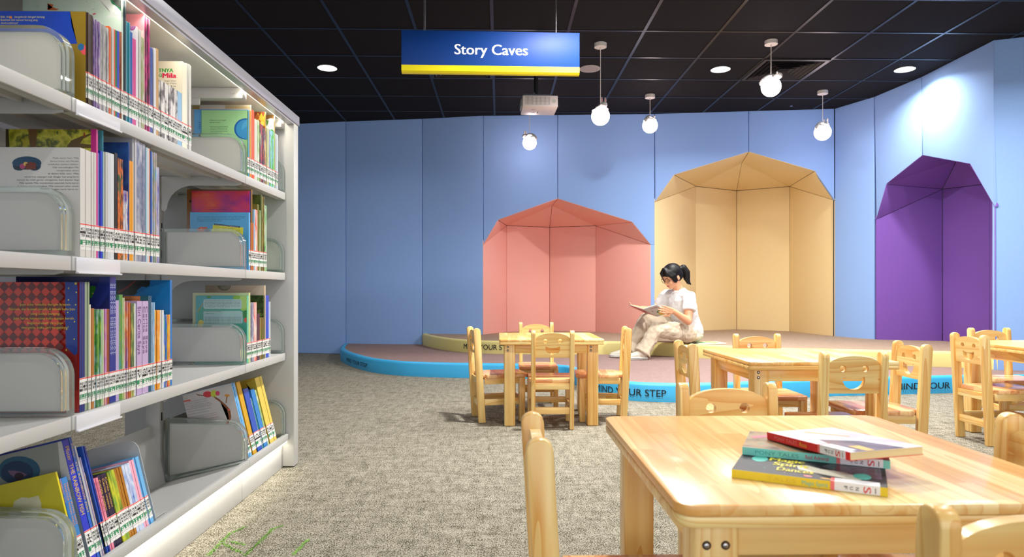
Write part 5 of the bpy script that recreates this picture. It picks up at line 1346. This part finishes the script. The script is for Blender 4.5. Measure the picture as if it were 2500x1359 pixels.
# head frame
HC = pc(1640, 676, 6.44)
hf = Vector((-.80, -.38, -.46)).normalized(); hr = hf.cross(Vector((0, 0, 1))).normalized(); hu = hr.cross(hf).normalized()
HM = Matrix((hr, hf, hu)).transposed()       # local x right, y forward, z up
def hl(x, y, z): return HC + HM @ Vector((x, y, z))
HS = 1.03
def hand(bm, wr, palm_dir, nrm, side, curls, L=.165):
    """palm with four curled fingers and a thumb; nrm = back of the hand"""
    palm_dir = palm_dir.normalized(); nrm = (nrm - palm_dir * nrm.dot(palm_dir)).normalized(); lat = palm_dir.cross(nrm).normalized() * side
    base = wr
    for k in range(-1, 2): cap(bm, base + palm_dir * .012 + lat * k * .014, base + palm_dir * .075 + lat * k * .022, .0145, .0125)
    lens = (.062, .070, .066, .052)
    for i, (ln, cu) in enumerate(zip(lens, curls)):
        p = base + palm_dir * .080 + lat * (.031 - i * .0205); d = palm_dir
        rr = .0088 if i < 3 else .0076
        for j, fr in enumerate((.45, .32, .23)):
            d = (d * math.cos(cu * (0.6 + .3 * j)) - nrm * math.sin(cu * (0.6 + .3 * j))).normalized()
            q = p + d * ln * fr * 1.05; cap(bm, p, q, rr, rr * .9); p = q; rr *= .9
    p = base + palm_dir * .028 + lat * .026; d = (palm_dir * .6 + lat * .75 - nrm * .25).normalized()
    q = p + d * .036; cap(bm, p, q, .0125, .0105); d2 = (palm_dir * .9 + lat * .2 - nrm * .3).normalized(); cap(bm, q, q + d2 * .032, .0100, .008)
def body(bm):
    # head
    def E(c, r, rot=None): ell(bm, hl(*c), tuple(v * HS for v in r), 0, HM, 24, 16)
    E((0, -.012, .028), (.072, .092, .080)); E((0, .022, -.022), (.060, .064, .066)); E((0, .036, -.062), (.040, .044, .034)); E((0, .058, -.083), (.020, .018, .016))
    for s in (-1, 1): E((s * .034, .048, -.032), (.024, .028, .024)); E((s * .074, -.012, -.012), (.008, .017, .028)); E((s * .028, .070, .024), (.022, .012, .009))
    cap(bm, hl(0, .078, .006), hl(0, .094, -.026), .0075, .0105); cap(bm, hl(-.009, .084, -.029), hl(.009, .084, -.029), .008, .008)
    cap(bm, hl(-.014, .078, -.053), hl(.014, .078, -.053), .006, .006); cap(bm, hl(-.010, .077, -.061), hl(.010, .077, -.061), .0065, .0065)
    # neck
    chain(bm, [pc(1664, 722, 6.52), neck0, neck1, HC + Vector((.02, .01, -.02))], [.055, .050, .048, .05])
    chain(bm, [chest, pc(1662, 728, 6.5)], [.06, .06])
    # near arm and far arm
    chain(bm, [shN, shN.lerp(elN, .5), elN, elN.lerp(wrN, .35), wrN], [.042, .042, .036, .035, .023])
    chain(bm, [shF, shF.lerp(elF, .5), elF, elF.lerp(wrF, .35), wrF], [.042, .040, .035, .033, .023])
    hand(bm, wrN, pc(1618, 755, 6.12) - wrN, Vector((.1, -.9, -.1)), -1, (.35, .45, .55, .6))
    hand(bm, wrF, pc(1540, 747, 6.40) - wrF, Vector((-.1, .3, -.9)), 1, (.3, .35, .35, .4))
    chain(bm, [pelvis, waist, chest, pc(1662, 724, 6.5)], [.07, .07, .07, .05])
    chain(bm, [chest, shN], [.05, .035]); chain(bm, [chest, shF], [.05, .035])
    chain(bm, [pelvis, hipN, kneeN, ankN], [.07, .07, .05, .034]); chain(bm, [pelvis, hipF, kneeF, ankF], [.07, .07, .05, .034])
    # feet / ankles
    chain(bm, [ankN + Vector((0, 0, .05)), ankN + Vector((-.01, 0, -.02))], [.034, .034]); chain(bm, [ankF + Vector((0, 0, .05)), ankF + Vector((-.01, 0, -.02))], [.034, .034])
bodyo = skinned('body', body, SKIN, .0042, sm=2)
side_v = Vector((-.12, 1, 0)).normalized()
def shirt(bm):
    sv = (shF - shN).normalized()
    rings = [(pc(1683, 815, 6.54), .150, .118), (pc(1680, 800, 6.53), .155, .120), (pc(1673, 778, 6.51), .150, .112), (pc(1666, 752, 6.49), .165, .116), (pc(1661, 733, 6.49), .165, .108), (pc(1660, 720, 6.50), .135, .090), (pc(1658, 711, 6.495), .088, .072), (pc(1657, 705, 6.49), .064, .060)]
    L_ = []
    for i, (c, a, b2) in enumerate(rings):
        ax = (rings[min(i + 1, len(rings) - 1)][0] - rings[max(i - 1, 0)][0]).normalized()
        u = (sv - ax * sv.dot(ax)).normalized(); v = ax.cross(u).normalized(); L_.append((c, u * a, v * b2))
    loftc(bm, L_, 28)
    for sh, el, end in ((shN, elN, .58), (shF, elF, .7)):
        d = (el - sh); u = d.cross(Vector((0, 1, .3))).normalized(); v = d.cross(u).normalized()
        loftc(bm, [(sh - d * .15, u * .05, v * .05), (sh + d * .1, u * .066, v * .066), (sh + d * .35, u * .064, v * .066), (sh + d * end, u * .066, v * .068)], 20)
    chain(bm, [pc(1659, 722, 6.5), shF + Vector((0,0,-.005))], [.075, .056]); chain(bm, [pc(1662, 722, 6.48), shN + Vector((0,0,-.005))], [.075, .060])
    # hem folds
    chain(bm, [pc(1692, 790, 6.5), pc(1697, 806, 6.5)], [.05, .06])
so = skinned('t_shirt', shirt, SHIRT, .0055, sm=3, wr=.010)
def pants(bm):
    pel = pc(1678, 811, 6.54)
    ell(bm, pel, (.155, .17, .095)); ell(bm, pc(1683, 818, 6.52), (.13, .16, .07))
    for hip, kn, an, cu in ((hipN, kneeN, ankN, .078), (hipF, kneeF, ankF, .074)):
        chain(bm, [hip, hip.lerp(kn, .5), kn], [.094, .088, .070])
        chain(bm, [kn, kn.lerp(an, .35), kn.lerp(an, .72)], [.070, .068, .064])
        d = (an - kn).normalized(); u = d.cross(Vector((0, 1, 0))).normalized(); v = d.cross(u).normalized()
        loftc(bm, [(kn.lerp(an, .6), u * .062, v * .062), (kn.lerp(an, .85), u * .074, v * .07), (an + Vector((.01, 0, .0)), u * .084, v * .074)], 20)
    # cargo pocket and creases on the near thigh
    mid = hipN.lerp(kneeN, .42); ell(bm, mid + Vector((.0, -.075, -.01)), (.075, .02, .055))
    chain(bm, [hipN.lerp(kneeN, .15) + Vector((0, -.085, .05)), hipN.lerp(kneeN, .12) + Vector((0, -.09, -.05))], [.008, .008])
po = skinned('cargo_trousers', pants, PANTS, .006, sm=2, wr=.022)
# pocket seam lines
bm = bmesh.new()
def seam(*pts):
    P_ = [C(1500 + x / 4.854, 620 + y / 4.854, d) + PO for x, y, d in pts]; tube(bm, P_, .0014, seg=6)
seam((680, 935, 6.195), (770, 933, 6.2)); seam((770, 835, 6.28), (808, 900, 6.245), (815, 985, 6.26), (808, 1040, 6.29))
finish('pocket_seam', bm, mat((90, 80, 66), .8), po)
def hair(bm):
    def E(c, r): ell(bm, hl(*c), tuple(v * HS for v in r), 0, HM, 24, 16)
    E((0, -.022, .040), (.083, .100, .086)); E((0, -.05, .0), (.078, .075, .07))
    # fringe swept to both sides of a parting
    for s, offs in ((-1, 0), (1, 0)):
        for k in range(7):
            u = k / 6
            p0 = hl(s * .008, .052 - .012 * u, .112 - .004 * u); 
            p1 = hl(s * (.040 + .012 * u), .070 - .035 * u, .075); p2 = hl(s * (.066 + .010 * u), .052 - .040 * u, .028); p3 = hl(s * (.074 + .004 * u), .046 - .036 * u, -.020 - .025 * (1 - abs(u - .4)))
            chain(bm, [p0, p1, p2, p3], [.013, .014, .012, .005])
    E((0, -.125, .035), (.018, .02, .018))
    P0 = hl(0, -.118, .03)
    g = Vector((0, 0, -1)); bk = (-hf).normalized()
    pts = [P0, P0 + Vector((.045, .012, .008)), P0 + Vector((.072, .016, -.035)), P0 + Vector((.078, .012, -.085)), P0 + Vector((.092, .006, -.130)), P0 + Vector((.115, 0, -.152))]
    chain(bm, pts, [.020, .036, .040, .034, .020, .006])
ho = skinned('hair', hair, HAIR, .0045, sm=2)
bm = bmesh.new(); cyl(bm, hl(0, -.118, .032) + PO, hl(0, -.132, .036) + PO, .022, seg=16); finish('hair_tie', bm, mat((200, 200, 196), .5), ho)
# glasses, eyes, brows, lips
bm = bmesh.new()
for s in (-1, 1):
    c = (s * .031, .096, .004)
    ringp = [hl(c[0] + .025 * math.cos(a), c[1] - .012 * abs(math.cos(a)) * (1 if s * math.cos(a) > 0 else 0), c[2] + .022 * math.sin(a)) + PO for a in [2 * PI * k / 20 for k in range(21)]]
    tube(bm, ringp, .0020, seg=6)
    tube(bm, [hl(s * .056, .084, .008) + PO, hl(s * .076, .03, .008) + PO, hl(s * .078, -.01, .006) + PO], .0016, seg=6)
tube(bm, [hl(-.006, .098, .008) + PO, hl(.006, .098, .008) + PO], .0016, seg=6)
finish('glasses', bm, mat((34, 26, 26), .3), person)
bm = bmesh.new()
for s in (-1, 1):
    tube(bm, [hl(s * .030 + x * .015, .0795 - .006 * x * s * (1 if x * s > 0 else 0), .0 - .003 * (1 - x * x)) + PO for x in (-1, -.5, 0, .5, 1)], .0018, seg=6)
finish('eyelash', bm, mat((26, 18, 16), .5), bodyo)
bm = bmesh.new()
for s in (-1, 1): tube(bm, [hl(s * .030 + x * .018, .083 - .004 * abs(x), .028 + .003 * (1 - x * x)) + PO for x in (-1, 0, 1)], .0022, seg=6)
finish('eyebrow', bm, mat((40, 28, 24), .6), bodyo)
bm = bmesh.new(); cap(bm, hl(-.013, .0825, -.055) + PO, hl(.013, .0825, -.055) + PO, .0036, .0036); cap(bm, hl(-.010, .082, -.0605) + PO, hl(.010, .082, -.0605) + PO, .0042, .0042)
finish('lips', bm, mat((196, 96, 84), .45), bodyo)
# neckline edge (collar)
bm = bmesh.new(); ring = []
for k in range(21):
    a = 2 * PI * k / 20; c0 = pc(1657, 713, 6.49); ring.append(c0 + Vector((.068 * math.cos(a), .062 * math.sin(a), .010 * math.cos(a) + .004)) + PO)
tube(bm, ring, .0055, seg=8); finish('collar', bm, SHIRT, so)
# canvas shoes
CANV = mat((228, 222, 206), .7, name='off_white_canvas'); SOLE = mat((236, 234, 226), .5, name='rubber_sole')
for an, dx, hdg in ((ankN, 0, Vector((-1, -.12, 0)).normalized()), (ankF, 0, Vector((-1, -.05, 0)).normalized())):
    base = Vector((an.x, an.y, Z1)) + PO; lat = Vector((-hdg.y, hdg.x, 0))
    sh = empty('shoe', (0, 0, 0)); sh.parent = person
    bm = bmesh.new()
    def ring_(f, w_, z0, z1): 
        c = base + hdg * f + Vector((0, 0, (z0 + z1) / 2)); return (c, lat * w_, Vector((0, 0, (z1 - z0) / 2)))
    loftc(bm, [ring_(-.055, .016, .025, .07), ring_(-.045, .032, .018, .088), ring_(-.01, .036, .016, .095), ring_(.04, .038, .016, .082), ring_(.09, .042, .016, .064), ring_(.13, .040, .016, .052), ring_(.155, .028, .018, .042), ring_(.165, .012, .02, .034)], 20)
    up = finish('upper', bm, CANV, sh, smooth=60)
    bm = bmesh.new(); pts = []
    for f, w_ in ((-.062, .012), (-.05, .034), (0, .038), (.05, .040), (.1, .046), (.14, .042), (.165, .028), (.174, .010)): pts.append((f, w_))
    poly = [base + hdg * f + lat * w_ + Vector((0, 0, .004)) for f, w_ in pts] + [base + hdg * f - lat * w_ + Vector((0, 0, .004)) for f, w_ in reversed(pts)]
    prism(bm, poly, (0, 0, .024), bev=.004); sl = finish('sole', bm, SOLE, sh)
    bm = bmesh.new(); poly2 = [base + hdg * f * 1.004 + lat * (w_ + .001) + Vector((0, 0, .014)) for f, w_ in pts] + [base + hdg * f * 1.004 - lat * (w_ + .001) + Vector((0, 0, .014)) for f, w_ in reversed(pts)]
    prism(bm, poly2, (0, 0, .003)); finish('sole_stripe', bm, mat((40, 40, 44), .5), sl, smooth=0)
    bm = bmesh.new()
    for k in range(4): f = .03 + k * .02; zc = .088 - k * .008; cap(bm, base + hdg * f - lat * .022 + Vector((0, 0, zc - .012)), base + hdg * f + lat * .022 + Vector((0, 0, zc - .012)), .003, .003)
    finish('laces', bm, mat((240, 238, 230), .6), up)
# the open picture book in her hands
def Zp(x, y, d): return C(1500 + x / 4.854, 620 + y / 4.854, d)
bk = tag(empty('open_picture_book', Zp(420, 700, 6.32)), 'open picture book with a pale grey cover held in the hands of the seated reader', 'book')
BO = -bk.location
s0, s1 = Zp(335, 655, 6.19) + BO, Zp(508, 742, 6.36) + BO       # spine, far and near end
rc0, rc1 = Zp(522, 588, 6.14) + BO, Zp(655, 705, 6.28) + BO       # right cover outer edge
lc0, lc1 = Zp(172, 606, 6.33) + BO, Zp(335, 684, 6.50) + BO
oo = ((rc0 - s0) + (rc1 - s1)) / 2; rc0, rc1 = s0 + oo, s1 + oo; oo = ((lc0 - s0) + (lc1 - s1)) / 2; lc0, lc1 = s0 + oo, s1 + oo
nR = (s1 - s0).cross(rc0 - s0).normalized(); 
if nR.y > 0: nR = -nR
bm = bmesh.new(); prism(bm, [s0, s1, rc1, rc0], -nR * .0025); cv = finish('cover', bm, mat((206, 204, 202), .4), bk, smooth=0)
bm = bmesh.new(); prism(bm, [s0.lerp(rc0, .02) - nR * .003, s1.lerp(rc1, .02) - nR * .003, s1.lerp(rc1, .97) - nR * .003, s0.lerp(rc0, .97) - nR * .003], -nR * .006); finish('pages', bm, PAGE, bk, smooth=0)
nL = (s1 - s0).cross(lc0 - s0).normalized()
if nL.z > 0: nL = -nL
bm = bmesh.new(); prism(bm, [s0, s1, lc1, lc0], -nL * .002); finish('cover', bm, mat((190, 40, 50), .4), bk, smooth=0)
bm = bmesh.new(); prism(bm, [s0 - nL * .003, s1 - nL * .003, lc1.lerp(s1, .03) - nL * .003, lc0.lerp(s0, .03) - nL * .003], -nL * .004); finish('pages', bm, mat((232, 232, 236), .6), bk, smooth=0)
bm = bmesh.new()
def cvp(u, v, o=.0006): return s0.lerp(s1, v).lerp(rc0.lerp(rc1, v), u) + nR * o     # u from spine outward, v towards the viewer
def cpoly(pts, mi, o): 
    f = bm.faces.new([bm.verts.new(cvp(u, v, o)) for u, v in pts]); f.material_index = mi
cpoly([(.42, .62), (.62, .55), (.9, .50), (.98, .60), (.98, .95), (.6, .97), (.3, .93), (.35, .75)], 1, .0005)
cpoly([(.35, .62), (.5, .52), (.68, .48), (.8, .55), (.74, .66), (.6, .72), (.45, .74)], 2, .0008)
cpoly([(.72, .55), (.9, .48), (.95, .56), (.8, .66)], 3, .0011)
for k in range(6):
    u = .36 + k * .085
    for du, dv, a, b2 in ((0, 0, .06, .018), (0, .05, .06, .018), (.02, -.02, .014, .10)):
        cpoly([(u + du, .14 + dv), (u + du + a, .14 + dv), (u + du + a, .14 + dv + b2), (u + du, .14 + dv + b2)], 0, .0008)
cpoly([(.28 + .05 * math.cos(a), .40 + .05 * math.sin(a)) for a in [2 * PI * k / 14 for k in range(14)]], 4, .0008)
finish('cover_art', bm, [mat((160, 40, 44), .4), mat((220, 190, 50), .4), mat((34, 120, 60), .4), mat((206, 60, 60), .4), mat((160, 120, 100), .4)], cv, smooth=0, recalc=False)
# the flat book lying on the stage beside her
q = [plane_hit(x, y, Vector((0, 0, Z2)), Vector((0, 0, 1))) for x, y in ((1697, 836.5), (1712, 840.5), (1768, 841.2), (1786, 835.2), (1745, 832.3))]
a0 = plane_hit(1712, 840.6, Vector((0, 0, Z2)), Vector((0, 0, 1)))
fb = tag(empty('picture_book', (a0.x - .02, a0.y + .03, Z2 + .001), .12), 'green and white picture book lying flat on the stage beside the reader', 'book')
bm = bmesh.new(); box(bm, (0, 0, 0), (.29, .22, .001)); box(bm, (0, 0, .007), (.29, .22, .008)); box(bm, (0, 0, 0), (.001, .22, .008)); finish('cover', bm, mat((206, 214, 222), .35), fb, smooth=0)
bm = bmesh.new(); box(bm, (.001, .001, .001), (.288, .218, .007)); finish('pages', bm, PAGE, fb, smooth=0)
bm = bmesh.new()
for cx, cy, rx, ry, mi in ((.06, .1, .055, .08, 0), (.19, .12, .06, .08, 1), (.12, .19, .03, .02, 2), (.22, .07, .03, .03, 0), (.15, .06, .03, .03, 3)): flat_poly(bm, blob(cx, cy, rx, ry, 16), .0083 + mi * .0001 + cx * .0004, mi)
finish('cover_art', bm, [mat((60, 170, 96), .35), mat((150, 206, 60), .35), mat((240, 200, 50), .35), mat((240, 244, 240), .35)], fb, smooth=0, recalc=False)
